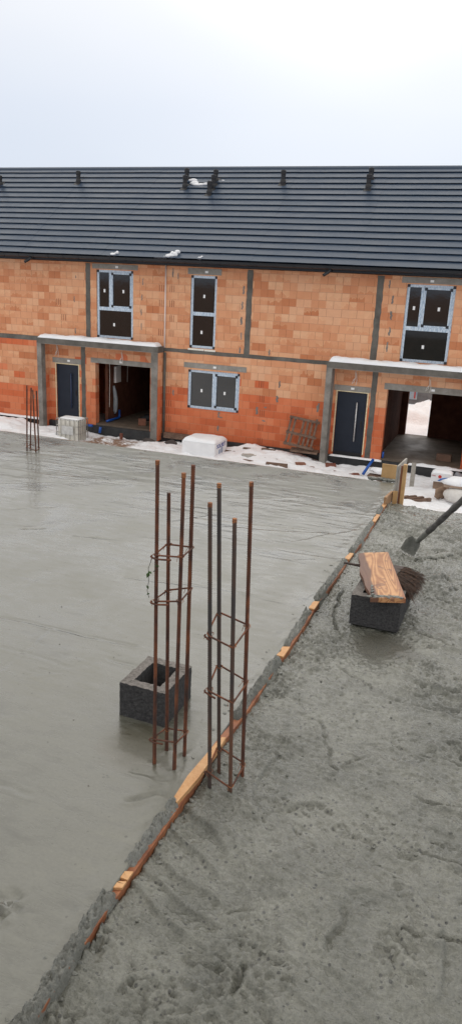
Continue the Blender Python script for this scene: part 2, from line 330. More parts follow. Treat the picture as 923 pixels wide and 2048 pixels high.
def tube(bm, pts, r, seg=8, cap=True, closed=False):
    pts = [Vector(p) for p in pts]; n = len(pts); rings = []
    rs = r if isinstance(r, (list, tuple)) else [r]*n
    prev = None
    for i, p in enumerate(pts):
        if closed: d = pts[(i+1) % n]-pts[i-1]
        else: d = (pts[min(i+1, n-1)]-pts[max(i-1, 0)])
        d.normalize()
        if prev is None:
            a = Vector((0, 0, 1)) if abs(d.z) < .9 else Vector((1, 0, 0)); x = d.cross(a).normalized()
        else: x = (prev-d*prev.dot(d)).normalized()
        prev = x; y = d.cross(x)
        rings.append([bm.verts.new(p+(x*math.cos(2*math.pi*k/seg)+y*math.sin(2*math.pi*k/seg))*rs[i]) for k in range(seg)])
    m = n if closed else n-1
    for i in range(m):
        A, Bq = rings[i], rings[(i+1) % n]
        for k in range(seg): bm.faces.new((A[k], A[(k+1) % seg], Bq[(k+1) % seg], Bq[k]))
    if cap and not closed:
        bm.faces.new(rings[0][::-1]); bm.faces.new(rings[-1])
    return bm
def grid_mesh(xs, ys, Z, skirt=None):
    """height field over a tensor grid; skirt = z of the underside"""
    nx, ny = len(xs), len(ys); X, Y = np.meshgrid(xs, ys)
    co = np.stack([X, Y, Z], -1).reshape(-1, 3)
    i = np.arange(nx*ny).reshape(ny, nx)
    q = np.stack([i[:-1, :-1], i[:-1, 1:], i[1:, 1:], i[1:, :-1]], -1).reshape(-1, 4)
    me = bpy.data.meshes.new('m')
    if skirt is not None:
        loop = np.concatenate([i[0, :-1], i[:-1, -1], i[-1, :0:-1], i[:0:-1, 0]]); k = len(loop)
        low = co[loop].copy(); low[:, 2] = skirt; base = len(co); co = np.concatenate([co, low])
        a = np.arange(k); b = (a+1) % k
        q = np.concatenate([q, np.stack([loop[b], loop[a], base+a, base+b], -1)])
    me.vertices.add(len(co)); me.vertices.foreach_set('co', co.ravel())
    me.loops.add(len(q)*4); me.loops.foreach_set('vertex_index', q.ravel().astype(np.int32))
    me.polygons.add(len(q)); me.polygons.foreach_set('loop_start', np.arange(0, len(q)*4, 4, dtype=np.int32)); me.polygons.foreach_set('loop_total', np.full(len(q), 4, dtype=np.int32))
    me.update(calc_edges=True); me.validate()
    return me
def lump(bm, c, r, sx=1, sy=1, sz=1, seed=0, sub=2, amp=.3, flat=None):
    """uneven rounded lump"""
    g = bmesh.ops.create_icosphere(bm, subdivisions=sub, radius=1.0); rnd = random.Random(seed)
    ph = [rnd.uniform(0, 6.28) for _ in range(6)]
    for v in g['verts']:
        p = v.co
        k = 1+amp*(math.sin(2.3*p.x+ph[0])*math.sin(2.9*p.y+ph[1])+.5*math.sin(5.1*p.z+4*p.x+ph[2])*math.sin(4.7*p.y+ph[3])+.3*math.sin(9*p.x+ph[4])*math.sin(8*p.y+7*p.z+ph[5]))
        q = Vector((p.x*sx, p.y*sy, p.z*sz))*k*r
        if flat is not None and q.z < flat: q.z = flat
        v.co = Vector(c)+q
    return bm
def dome(x0, x1, y0, y1, z0, hgt, seed=0, n=26, m=12, edge=.18, fronty=None, rough=.25):
    """snow lying on a flat top: rounded border, uneven surface"""
    xs = np.linspace(x0, x1, n); ys = np.linspace(y0, y1, m); X, Y = np.meshgrid(xs, ys)
    dx = np.minimum(X-x0, x1-X); dy = np.minimum(Y-y0, y1-Y)
    e_ = min(edge, (x1-x0)/2); f_ = min(edge, (y1-y0)/2)
    k = np.sqrt(np.clip(1-(1-np.clip(dx/e_, 0, 1))**2, 0, 1))*np.sqrt(np.clip(1-(1-np.clip(dy/f_, 0, 1))**2, 0, 1))
    Z = z0+.004+hgt*k*(1+rough*fbm(X*2.2, Y*2.2, 3, seed)*1.3)
    return grid_mesh(xs, ys, Z, z0+.003)
def text_mesh(body, size, depth=.004):
    c = bpy.data.curves.new('t', 'FONT'); c.body = body; c.size = size; c.extrude = depth; c.align_x = 'CENTER'; c.align_y = 'CENTER'
    o = bpy.data.objects.new('t', c); COL.objects.link(o); dg = bpy.context.evaluated_depsgraph_get()
    me = bpy.data.meshes.new_from_object(o.evaluated_get(dg)); bpy.data.objects.remove(o); bpy.data.curves.remove(c)
    return me

# ================================================================== SETTING
GZ = -3.32
def ground_h(X, Y):
    h = GZ+.10*fbm(X*.35, Y*.35, 4, 11)+.09*fbm(X*1.6, Y*2.4, 4, 12)+.07*fbm(X*4, Y*7, 3, 13)
    near = sst(18, 21, Y)*sst(25.4, 24.4, Y)
    # snowed-over stack of planks and blocks in front of the middle wall
    heap = sst(-9.4, -8.2, X)*sst(-5.9, -6.9, X)*sst(22.3, 24.0, Y)*(.14+.10*fbm(X*1.5, Y*2.5, 3, 5))
    h = h+near*heap*1.0
    h = h-.10*sst(-4.3, -3.6, X)*sst(0.5, -.5, X)*sst(20.5, 22, Y)*sst(25, 24, Y)
    # left, snow bank against the plinth
    h = h+.16*sst(-17.0, -17.8, X)*sst(22.8, 23.6, Y)*sst(24.5, 24.2, Y)*(1+.6*fbm(X*2, Y*2, 3, 77))
    h = h-.08*sst(-15, -14.4, X)*sst(-12, -12.5, X)*sst(21, 23, Y)*sst(25, 24.4, Y)
    return h
def ground_in_rooms(X, Y, h):
    # below the houses the ground stays under the floors
    inside = (Y > 24.5)*(Y < 29.75)*(X > -24.1)*(X < 3.6)
    return np.where(inside, -3.6, h)
def axis(*segs):
    o = []
    for a, b, s in segs: o.append(np.arange(a, b-1e-6, s))
    o.append(np.array([segs[-1][1]])); return np.concatenate(o)
xs = axis((-400, -60, 34), (-60, -30, 3), (-30, -19.5, .5), (-19.5, 0.5, .09), (.5, 8, .5), (8, 60, 4), (60, 400, 34))
ys = axis((-400, -40, 36), (-40, 10, 2.5), (10, 19, .4), (19, 24.9, .08), (24.9, 29.7, .4), (29.7, 40, .3), (40, 60, 2), (60, 400, 34))
X, Y = np.meshgrid(xs, ys); Z = ground_h(X, Y)
mound = .50*np.exp(-(((X+4.2)/3.6)**2+((Y-35.2)/2.4)**2))*(1+.3*fbm(X*1.3, Y*1.3, 4, 31))
Z = Z+np.where(Y > 30.3, mound+.30*fbm(X*1.6, Y*1.6, 5, 32), 0)
Z = np.where((Y > 29.7) & (Y < 30.4), np.minimum(Z, -3.12), Z); Z = np.where((Y > 29.7) & (Y < 33) , np.maximum(Z, -3.2), Z)
Z = ground_in_rooms(X, Y, Z)
def ground_mat():
    m = bpy.data.materials.new('snowy_building_site'); m.use_nodes = True; t = m.node_tree; b = t.nodes['Principled BSDF']; l = t.links.new
    g = N(t, 'ShaderNodeNewGeometry'); s = N(t, 'ShaderNodeSeparateXYZ'); l(g.outputs['Position'], s.inputs[0])
    n = N(t, 'ShaderNodeTexNoise', i_Scale=1.6, i_Detail=6.0, i_Roughness=.65); l(g.outputs['Position'], n.inputs['Vector'])
    n2 = N(t, 'ShaderNodeTexNoise', i_Scale=9.0, i_Detail=5.0, i_Roughness=.6); l(g.outputs['Position'], n2.inputs['Vector'])
    # trampled, sandy stretch by the left garage
    def band(src, a, b_, w):
        return math_(t, 'MULTIPLY', math_(t, 'SMOOTH_MIN', 1.0, math_(t, 'MAXIMUM', 0.0, math_(t, 'DIVIDE', math_(t, 'SUBTRACT', src, a), w)), .1),
                     math_(t, 'MINIMUM', 1.0, math_(t, 'MAXIMUM', 0.0, math_(t, 'DIVIDE', math_(t, 'SUBTRACT', b_, src), w))))
    k = math_(t, 'MULTIPLY', band(s.outputs['X'], -14.7, -12.0, .6), band(s.outputs['Y'], 21.0, 24.3, .5))
    k = math_(t, 'MULTIPLY', k, math_(t, 'MINIMUM', 1.0, math_(t, 'MAXIMUM', 0.0, math_(t, 'MULTIPLY', math_(t, 'SUBTRACT', math_(t, 'ADD', n.outputs[0], math_(t, 'MULTIPLY', n2.outputs[0], .5)), .68), 7.0))))
    sp = math_(t, 'MULTIPLY', math_(t, 'GREATER_THAN', math_(t, 'ADD', n2.outputs[0], math_(t, 'MULTIPLY', n.outputs[0], .6)), 1.08), .7)
    k = math_(t, 'MAXIMUM', k, sp)
    k = math_(t, 'MAXIMUM', k, math_(t, 'LESS_THAN', math_(t, 'ADD', s.outputs['Y'], math_(t, 'MULTIPLY', n.outputs[0], 8.0)), 2.0))  # unseen ground behind the camera, made dark to dim the window reflections
    r = N(t, 'ShaderNodeMixRGB', i_Color1=(.87, .875, .90, 1), i_Color2=(.27, .17, .12, 1)); l(k, r.inputs[0]); l(r.outputs[0], b.inputs['Base Color'])
    b.inputs['Roughness'].default_value = .8; b.inputs['Specular IOR Level'].default_value = .2
    bp = N(t, 'ShaderNodeBump', i_Strength=.6, i_Distance=.05); l(n2.outputs[0], bp.inputs['Height']); l(bp.outputs[0], b.inputs['Normal'])
    return m
g = obj('ground', grid_mesh(xs, ys, Z), ground_mat(), smooth=True); g['kind'] = 'structure'

# ---- left pour: trowelled, wet
xl = axis((-14, -6.8, .12), (-6.8, -3.0, .03), (-3.0, -1.36, .018), (-1.36, -1.285, .01)); yl = axis((-4, 1.2, .15), (1.2, 4.6, .018), (4.6, 6.4, .022), (6.4, 9.84, .013))
X, Y = np.meshgrid(xl, yl)
Z = .006*fbm(X*.8, Y*.8, 3, 1)+.0022*fbm(X*4, Y*6, 3, 2)
far = sst(5.6, 7.6, Y)
# float marks, long and nearly parallel to the far edge
wv = fbm(X*.5, Y*1.2, 3, 8); Z = Z+far*.0006*np.maximum(0, np.sin((Y+.06*X+.10*wv)*105+5*wv)-.1)*sst(-.1, .45, fbm(X*.7, Y*1.1, 3, 9))
Z = Z+far*.0007*fbm(X*2.0, Y*26, 3, 10)+.0016*fbm(X*2.2, Y*18, 3, 14)*sst(.0, .5, fbm(X*.8, Y*.8, 2, 15))
for pts, d_ in (([(-3.34, 4.2), (-3.09, 4.23), (-2.66, 4.22), (-2.23, 4.24)], .007), ([(-2.85, 3.57), (-2.87, 3.82), (-2.89, 4.21)], .004), ([(-3.04, 3.82), (-2.76, 3.82), (-2.47, 3.79)], .005),
                ([(-2.71, 3.58), (-2.6, 3.61)], .005), ([(-2.68, 3.63), (-2.55, 3.66)], .005), ([(-2.64, 3.68), (-2.5, 3.70)], .005), ([(-4.39, 5.94), (-4.22, 6.07)], .01), ([(-3.83, 6.01), (-3.41, 6.1)], .009),
                ([(-3.53, 4.46), (-3.53, 4.85), (-3.52, 5.04)], .006), ([(-4.59, 9.76), (-4.02, 8.76)], .003), ([(-4.97, 6.34), (-4.75, 6.57), (-4.54, 6.73)], .006),
                ([(-2.14, 2.63), (-1.96, 2.62)], .006), ([(-1.5, 2.79), (-1.38, 2.9), (-1.32, 2.88)], .02), ([(-1.59, 3.01), (-1.4, 3.0)], .012), ([(-2.3, 4.0), (-2.05, 3.98)], .006),
                ([(-5.6, 7.2), (-4.7, 7.9), (-3.9, 8.1)], .006), ([(-3.0, 7.1), (-1.9, 7.3)], .006), ([(-2.9, 5.3), (-2.1, 5.45), (-1.5, 5.4)], .006)):
    d, s_ = seg_dist(X+.02*fbm(X*8, Y*8, 3, 21), Y+.015*fbm(X*8, Y*8, 3, 22), pts)
    Z = Z-d_*np.exp(-(d/.012)**2)+d_*.5*np.exp(-((d-.022)/.014)**2)*(s_ > 0)
rl = random.Random(44)
for k in range(46):
    ax_, ay_ = rl.uniform(-6.5, -1.5), rl.uniform(1.9, 9.3); ang = rl.gauss(0, .22) if rl.random() < .75 else rl.gauss(1.1, .3); ln = rl.uniform(.25, 1.3); dd = rl.uniform(.0015, .005)
    p2 = [(ax_+ln*t_*math.cos(ang+.25*t_*rl.choice((-1, 1))), ay_+ln*t_*math.sin(ang+.15*t_)) for t_ in (0, .5, 1)]
    p2 = [p for p in p2 if p[0] < -1.35] 
    if len(p2) < 2: continue
    d, s_ = seg_dist(X+.02*fbm(X*3, Y*3, 2, 23), Y+.02*fbm(X*3, Y*3, 2, 24), p2)
    Z = Z+dd*(s_ > 0)*np.exp(-d/.05)*sst(0, .006, d)-dd*.3*np.exp(-(d/.010)**2)
# rag of rough mortar at the left border of the picture
d = np.hypot((X+1.64)/.06, (Y-1.98)/.09); Z = Z+np.exp(-d**2)*(.05*fbm(X*50, Y*50, 3, 40)-.012)
for bx_, by_ in ((-1.51, 3.10), (-1.39, 3.09), (-1.39, 3.22), (-1.50, 3.23), (-1.18, 3.08), (-1.07, 3.09), (-1.06, 3.24), (-1.18, 3.21)):
    d = np.hypot(X-bx_, Y-by_); Z = Z+.007*np.exp(-((d-.016)/.010)**2)*(1+1.2*fbm(X*60, Y*60, 2, 90))
# bleed water hollow beside the hollow block
Z = Z-.004*np.exp(-(((X+1.62)/.28)**2+((Y-3.2)/.22)**2))
# it rises in an uneven lip towards the lath
Z = Z+.006*sst(-1.45, -1.33, X)*(1+fbm(X*20, Y*9, 3, 41))
Z = np.where(Y > 9.7, Z-.05*sst(9.7+.03*fbm(X*4, Y*0, 3, 3), 9.86, Y), Z)
o = obj('concrete_deck', grid_mesh(xl, yl, Z, -3.5), SMOOTH, smooth=True); o['kind'] = 'structure'

# ---- right pour: raked, lumpy
RZ = -.034
xr = axis((-1.245, .32, .0085), (.32, .8, .03), (.8, 6, .15)); yr = axis((-4, 1.1, .12), (1.1, 4.2, .0075), (4.2, 6.6, .011), (6.6, 8.92, .016))
X, Y = np.meshgrid(xr, yr)
wx = X+.10*fbm(X*1.7, Y*1.7, 3, 50); wy = Y+.10*fbm(X*1.7, Y*1.7, 3, 51)
mask = sst(-.02, .26, fbm(wx*2.3, wy*2.6, 4, 52)+.06*np.sin(wy*1.9+wx))
Z = RZ+.024*fbm(wx*1.1, wy*1.3, 3, 53)+.013*fbm(wx*3.2, wy*4.2, 3, 54)
qx = .93*wx-.36*wy; qy = .36*wx+.93*wy; Z = Z+(.4+.6*mask)*.020*fbm(qx*2.2, qy*9, 4, 67)
rid = 1-np.abs(fbm(wx*4.2+wy*1.2, wy*6.5, 4, 55))
Z = Z-(.004+.016*mask)*sst(.94, 1.0, rid)*sst(-.15, .2, fbm(X*2, Y*2, 2, 56))
Z = Z+mask*(.012*fbm(qx*7, qy*18, 3, 57)+.013*fbm(qx*26, qy*52, 3, 58)+.008*fbm(X*62, Y*66, 1, 68))+(1-mask)*(.0085*fbm(qx*22, qy*38, 3, 59)+.004*fbm(X*60, Y*64, 1, 92))
rid2 = 1-np.abs(fbm(qx*11+5, qy*17, 3, 80)); Z = Z-(.25+.75*mask)*.022*sst(.95, .995, rid2)*sst(-.05, .15, fbm(X*3, Y*3, 2, 81))
pit = fbm(X*30, Y*30, 3, 60); Z = Z-(.3+.7*mask)*.009*sst(.24, .42, pit)
# shovel strokes: long shallow steps
st = fbm(wx*.55-wy*.35, wy*1.0+wx*.5, 2, 61)*7; fr = st-np.floor(st); Z = Z+.020*(1-fr)*sst(0, .10, fr)*sst(-.05, .25, fbm(X*1.6, Y*1.6, 2, 69))-.004
for pts, d_ in (([(-.18, 3.45), (-.08, 3.44), (.05, 3.44), (.3, 3.40)], .022), ([(-.18, 3.06), (-.08, 3.06), (.08, 3.05), (.3, 3.1)], .026), ([(-.43, 3.04), (-.33, 3.02), (-.14, 3.0)], .016), ([(-.11, 2.59), (0, 2.6), (.12, 2.61), (.3, 2.66)], .020),
                ([(-.67, 2.04), (-.66, 2.12), (-.66, 2.18), (-.62, 2.2)], .024), ([(-.7, 2.99), (-.64, 2.93), (-.56, 2.91)], .014), ([(-.63, 3.2), (-.72, 3.15), (-.77, 3.11)], .014),
                ([(-.6, 4.85), (-.36, 4.74), (-.05, 4.63)], .028), ([(-.81, 3.93), (-.73, 3.72), (-.63, 3.51)], .014), ([(-.58, 3.58), (-.47, 3.71)], .014), ([(-.8, 2.4), (-.71, 2.45)], .016),
                ([(-.36, 2.71), (-.35, 2.49), (-.38, 2.37)], .012), ([(-.5, 5.47), (-.3, 5.38), (-.1, 5.3)], .016), ([(-.85, 4.62), (-.54, 4.41), (-.02, 4.33)], .016), ([(-.35, 3.84), (-.16, 3.85), (.1, 3.86)], .014),
                ([(-1.2, 7.1), (-1.0, 7.25), (-.85, 7.2)], .03), ([(-.7, 6.6), (-.4, 6.75), (-.25, 6.4)], .03), ([(-.45, 7.3), (-.25, 7.5)], .03), ([(-1.15, 6.0), (-1.1, 5.4), (-1.0, 5.2)], .025), ([(-.25, 6.9), (-.1, 7.0)], .03), ([(-.9, 8.1), (-.5, 8.2)], .03)):
    d, s_ = seg_dist(X+.035*fbm(X*9, Y*9, 4, 62), Y+.03*fbm(X*9, Y*9, 4, 63), pts)
    Z = Z-1.1*d_*np.exp(-(d/.009)**2)*np.clip(.95+1.6*fbm(X*14, Y*14, 3, 93), 0, 1.6)+d_*.5*np.exp(-((d-.026)/.02)**2)*(s_ > 0)*(1+.6*fbm(X*30, Y*30, 2, 64))
BARS = ((-1.51, 3.10), (-1.39, 3.09), (-1.39, 3.22), (-1.50, 3.23), (-1.18, 3.08), (-1.07, 3.09), (-1.06, 3.24), (-1.18, 3.21))
for bx_, by_ in BARS:
    d = np.hypot(X-bx_, Y-by_); Z = Z+.010*np.exp(-((d-.018)/.012)**2)*(1+1.2*fbm(X*60, Y*60, 2, 90))
# milky puddle in front of the second block
pd = np.exp(-(((X+.64+.1*fbm(X*5, Y*5, 3, 5))/.30)**2+((Y-5.08+.1*fbm(X*5, Y*5, 3, 6))/.22)**2)**2); Z = Z*(1-pd)+(RZ-.012)*pd
# squeezed-out fins beside the lath
Z = Z+.012*sst(-1.19, -1.24, X)*(.4+fbm(X*12, Y*10, 3, 65))
Z = np.where(Y > 8.78, Z-.03*sst(8.80, 8.93, Y+.03*fbm(X*9, Y*9, 3, 66)), Z)
o = obj('concrete_deck', grid_mesh(xr, yr, Z, -3.5), ROUGHC, smooth=True); o['kind'] = 'structure'
RX, RY, RZZ = xr, yr, Z
def rh(x, y):
    return float(RZZ[min(np.searchsorted(RY, y), len(RY)-1), min(np.searchsorted(RX, x), len(RX)-1)])

# ================================================================== TERRACED HOUSES
WY = 24.63; WT = .25; Z0 = -3.12; Z1 = 2.72
def wall_mesh(x0, x1, z0, z1, ops, y=WY, t=WT):
    bm = bmesh.new(); X_ = sorted({x0, x1, *[v for o_ in ops for v in o_[:2]]}); Z_ = sorted({z0, z1, *[v for o_ in ops for v in o_[2:]]})
    X_ = [v for v in X_ if x0 <= v <= x1]; Z_ = [v for v in Z_ if z0 <= v <= z1]
    hole = lambda i, j: any(a <= (X_[i]+X_[i+1])/2 <= b and c <= (Z_[j]+Z_[j+1])/2 <= d for a, b, c, d in ops)
    solid = {(i, j): not hole(i, j) for i in range(len(X_)-1) for j in range(len(Z_)-1)}
    V = {}
    def vt(i, j, k):
        if (i, j, k) not in V: V[i, j, k] = bm.verts.new((X_[i], y+(t if k else 0), Z_[j]))
        return V[i, j, k]
    for (i, j), s_ in solid.items():
        if not s_: continue
        bm.faces.new((vt(i, j, 0), vt(i+1, j, 0), vt(i+1, j+1, 0), vt(i, j+1, 0)))
        bm.faces.new((vt(i, j, 1), vt(i, j+1, 1), vt(i+1, j+1, 1), vt(i+1, j, 1)))
        if not solid.get((i-1, j)): bm.faces.new((vt(i, j, 0), vt(i, j+1, 0), vt(i, j+1, 1), vt(i, j, 1)))
        if not solid.get((i+1, j)): bm.faces.new((vt(i+1, j, 0), vt(i+1, j, 1), vt(i+1, j+1, 1), vt(i+1, j+1, 0)))
        if not solid.get((i, j-1)): bm.faces.new((vt(i, j, 0), vt(i, j, 1), vt(i+1, j, 1), vt(i+1, j, 0)))
        if not solid.get((i, j+1)): bm.faces.new((vt(i, j+1, 0), vt(i+1, j+1, 0), vt(i+1, j+1, 1), vt(i, j+1, 1)))
    return bm
EPS = .004
def band_part(root, name, x0, x1, z0, z1, m, y=WY-EPS, t=.05, wob=.0, label=None):
    """cast strip flush in the wall, its vertical edges uneven"""
    bm = bmesh.new(); vert = (z1-z0) > (x1-x0); n = 22; rnd = random.Random(int(abs(x0*31+z0*7)*10))
    A = []
    for i in range(n+1):
        t_ = i/n
        if vert:
            z = z0+(z1-z0)*t_; a = x0+rnd.uniform(-wob, wob); b = x1+rnd.uniform(-wob, wob); q = [(a, z), (b, z)]
        else:
            x = x0+(x1-x0)*t_; q = [(x, z0+rnd.uniform(-wob, wob)), (x, z1+rnd.uniform(-wob, wob))]
        A.append([bm.verts.new((u, y+d, v)) for u, v in q for d in (0, t)])
    for P_, Q_ in zip(A[:-1], A[1:]):
        bm.faces.new((P_[0], P_[2], Q_[2], Q_[0])); bm.faces.new((P_[1], Q_[1], Q_[3], P_[3])); bm.faces.new((P_[0], Q_[0], Q_[1], P_[1])); bm.faces.new((P_[2], P_[3], Q_[3], Q_[2]))
    bm.faces.new((A[0][0], A[0][1], A[0][3], A[0][2])); bm.faces.new((A[-1][0], A[-1][2], A[-1][3], A[-1][1]))
    return obj(name, bm, m, root, label=label)
def window(root, x0, x1, z0, z1, trans=None, mull=None, full_mull=False, label=None):
    """frame wrapped in striped film; panes, stickers, black corner tape are its sub-parts"""
    y0 = WY+.035; y1 = y0+.08; fwid = .085
    bm = bmesh.new()
    box(bm, x0, x0+fwid, y0, y1, z0, z1); box(bm, x1-fwid, x1, y0, y1, z0, z1)
    box(bm, x0+fwid, x1-fwid, y0+.001, y1, z0, z0+fwid); box(bm, x0+fwid, x1-fwid, y0+.001, y1, z1-fwid, z1)
    panes = []; corners = [(x0, z0, 1, 1), (x1, z0, -1, 1), (x0, z1, 1, -1), (x1, z1, -1, -1)]
    if trans is not None:
        box(bm, x0+fwid, x1-fwid, y0-.004, y1, trans-.06, trans+.06); panes.append((x0+fwid, x1-fwid, z0+fwid, trans-.06)); up_ = trans+.06
    else: up_ = z0+fwid
    if mull is not None:
        box(bm, mull-.05, mull+.05, y0-.004, y1, up_, z1-fwid)
        panes.append((x0+fwid, mull-.05, up_, z1-fwid))
        # opening sash, its own frame a little proud
        a, b, c, d = mull+.05, x1-fwid, up_, z1-fwid; s_ = .05 if not full_mull else .055
        box(bm, a, a+s_, y0-.018, y1, c, d); box(bm, b-s_, b, y0-.018, y1, c, d); box(bm, a+s_, b-s_, y0-.018, y1, c, c+s_); box(bm, a+s_, b-s_, y0-.018, y1, d-s_, d)
        panes.append((a+s_, b-s_, c+s_, d-s_)); corners += [(a, c, 1, 1), (b, c, -1, 1), (a, d, 1, -1), (b, d, -1, -1)]
        if full_mull:
            panes[-2:-1] = []; a2, b2 = x0+fwid, mull-.05; box(bm, a2, a2+.012, y0-.018, y1, c, d); panes.append((a2, b2, c, d))
    elif trans is not None: panes.append((x0+fwid, x1-fwid, up_, z1-fwid))
    w = obj('window', bm, TAPE, root, label=label)
    obj('foam_seal', wall_mesh(x0-.035, x1+.035, z0-.02, z1+.03, [(x0, x1, z0, z1)], WY+.02, .06), FOAM, w)
    for i, (a, b, c, d) in enumerate(panes):
        obj('pane', B(a, b, y0+.03, y0+.045, c, d), GLASS, w)
        sx = (a+b)/2+.03*((i*37) % 5-2); sz = c+(d-c)*(.47 if i else .45)
        obj('sticker', B(sx-.035, sx+.035, y0+.025, y0+.03, sz-.055, sz+.055), STICK, w)
    bk = bmesh.new()
    for (cx_, cz_, a, b) in corners:
        xx = sorted((cx_, cx_+a*.085)); zz = sorted((cz_, cz_+b*.085)); box(bk, xx[0]-.002, xx[1], y0-.021, y0+.01, zz[0]-.002, zz[1])
    islands('corner_tape', bk, TAPEK, w)
    return w
def tagplate(root, x, z, y=WY-.012, w_=.11, h_=.07):
    obj('label_plate', B(x-w_/2, x+w_/2, y, y+.008, z-h_/2, z+h_/2), STICK, root)
def door(root, x0, x1, z0, z1, hm, hx, label):
    y0 = WY+.05
    d = obj('door', B(x0+.02, x1-.02, y0, y0+.06, z0+.03, z1-.01), DOORM, root, label=label)
    obj('door_frame', wall_mesh(x0-.004, x1+.004, z0, z1+.004, [(x0+.02, x1-.02, z0+.03, z1-.01)], y0-.014, .09), DOORM, d)
    obj('foam_seal', wall_mesh(x0-.04, x1+.04, z0, z1+.035, [(x0-.004, x1+.004, z0-.01, z1+.004)], WY-.003, .06), FOAM, d)
    h = bmesh.new(); tube(h, [(hx, y0-.06, z0+.42), (hx, y0-.06, z0+1.72)], .022, 10)
    for zz in (.55, 1.6): tube(h, [(hx, y0-.06, z0+zz), (hx, y0+.01, z0+zz)], .012, 6)
    obj('pull_handle', h, hm, d, True)
    obj('door_sill', B(x0+.01, x1-.01, y0-.02, y0+.15, Z0+.002, z0+.028), BLACKM, d)
    k = bmesh.new(); lx = x1-.13
    tube(k, [(lx, y0-.018, z0+1.38), (lx, y0+.005, z0+1.38)], .03, 12); box(k, lx-.025, lx+.025, y0-.012, y0+.003, z0+.88, z0+1.12); tube(k, [(lx, y0-.045, z0+1.04), (lx-.01, y0-.045, z0+.98)], .012, 6)
    islands('lock', k, BLACKM, d)
    return d
NC = 16; EY, EZ, RY_, RZ_ = 24.12, 2.925, 29.03, 6.36
def roof_part(root, x0, x1):
    """stepped steel sheet: each course ends in an undercut lip over the next one"""
    bm = bmesh.new(); dy = (RY_-EY)/NC; dz = (RZ_-EZ)/NC; nrm = Vector((0, -(RZ_-EZ), RY_-EY)).normalized(); st = .060
    n = int((x1-x0)/1.12)+1; xs_ = [x0+(x1-x0)*i/n for i in range(n+1)]
    prof = []
    for i in range(NC):
        a = Vector((0, EY+dy*i, EZ+dz*i)); b = Vector((0, EY+dy*(i+1), EZ+dz*(i+1)))
        prof += [a+nrm*.000+Vector((0, .085, .060)), a+nrm*(st-.014)+Vector((0, .002, 0)), a+nrm*st+Vector((0, .006, .0)), b+nrm*.004+Vector((0, .084, .060))]
    prof.append(Vector((0, RY_+.01, RZ_+.02)))
    for i in range(n):
        off = ((i*7) % 3)*.0018
        a, b = xs_[i], xs_[i+1]
        A = [bm.verts.new((a, p.y, p.z+off)) for p in prof]; Bv = [bm.verts.new((b, p.y, p.z+off)) for p in prof]
        for k in range(len(prof)-1): bm.faces.new((A[k], Bv[k], Bv[k+1], A[k+1]))
    # underside and rear closure
    v = [bm.verts.new(p) for p in ((x0, EY+.02, EZ-.08), (x1, EY+.02, EZ-.08), (x1, RY_, RZ_-.06), (x0, RY_, RZ_-.06))]; bm.faces.new(v)
    c = bmesh.new(); prism(c, [(RY_-.13, RZ_-.055), (RY_-.12, RZ_+.0), (RY_-.06, RZ_+.055), (RY_+.02, RZ_+.075), (RY_+.12, RZ_+.03), (RY_+.12, RZ_-.05)], 'x', x0, x1)
    s_ = bm; k = 0; x = x0+.5
    while x < x1:
        for cidx in range(NC):
            xx = x+((cidx*5) % 3)*.37
            if xx < x1-.05:
                a = Vector((xx, EY+dy*cidx+.01, EZ+dz*cidx))+nrm*.062; b = Vector((xx, EY+dy*(cidx+1), EZ+dz*(cidx+1)))+nrm*.006
                q = [s_.verts.new(p) for p in (a, a+Vector((.012, 0, 0)), b+Vector((.012, 0, 0)), b)]; s_.faces.new(q)
        x += 1.12
    r = obj('roof', bm, ROOFM, root); obj('ridge_cap', c, ROOFM, r)
    return r
def gutter_part(root, x0, x1, spout_x):
    bm = bmesh.new(); cy, cz, R_ = 24.04, 2.905, .10
    pr = [(cy+R_*math.cos(a), cz+R_*math.sin(a)) for a in [math.pi*(1+i/8) for i in range(9)]]
    pr2 = [(cy+(R_-.008)*math.cos(a), cz+(R_-.008)*math.sin(a)) for a in [math.pi*(2-i/8) for i in range(9)]]
    prism(bm, pr+[(cy+R_, cz+.02), (cy+R_-.008, cz+.02)]+pr2+[(cy-R_+.008, cz+.012), (cy-R_-.012, cz+.012)], 'x', x0, x1)
    g_ = obj('gutter', bm, DARKM, root)
    br = bmesh.new(); x = x0+.4
    while x < x1:
        pb = [(cy+(R_+.006)*math.cos(a), cz+(R_+.006)*math.sin(a)) for a in [math.pi*(1+i/8) for i in range(9)]]
        tube(br, [(x, p[0], p[1]) for p in pb]+[(x, cy+R_+.02, cz+.05)], .007, 5); x += .62
    islands('gutter_bracket', br, DARKM, g_)
    # eaves board and soffit
    obj('eaves_board', B(x0, x1, 24.145, 24.17, 2.74, 2.91), DARKM, root); obj('soffit', B(x0, x1, 24.17, WY+.02, 2.735, 2.76), DARKM, root)
    sp = bmesh.new(); tube(sp, [(spout_x, 24.05, 2.84), (spout_x, 24.04, 2.77), (spout_x-.05, 23.98, 2.71), (spout_x-.15, 23.88, 2.63)], .048, 14, cap=False); tube(sp, [(spout_x, 24.05, 2.84), (spout_x, 24.04, 2.77), (spout_x-.05, 23.98, 2.71), (spout_x-.148, 23.882, 2.632)], .042, 14)
    obj('gutter_spout', sp, DARKM, g_, True)
    return g_
VENTP = None
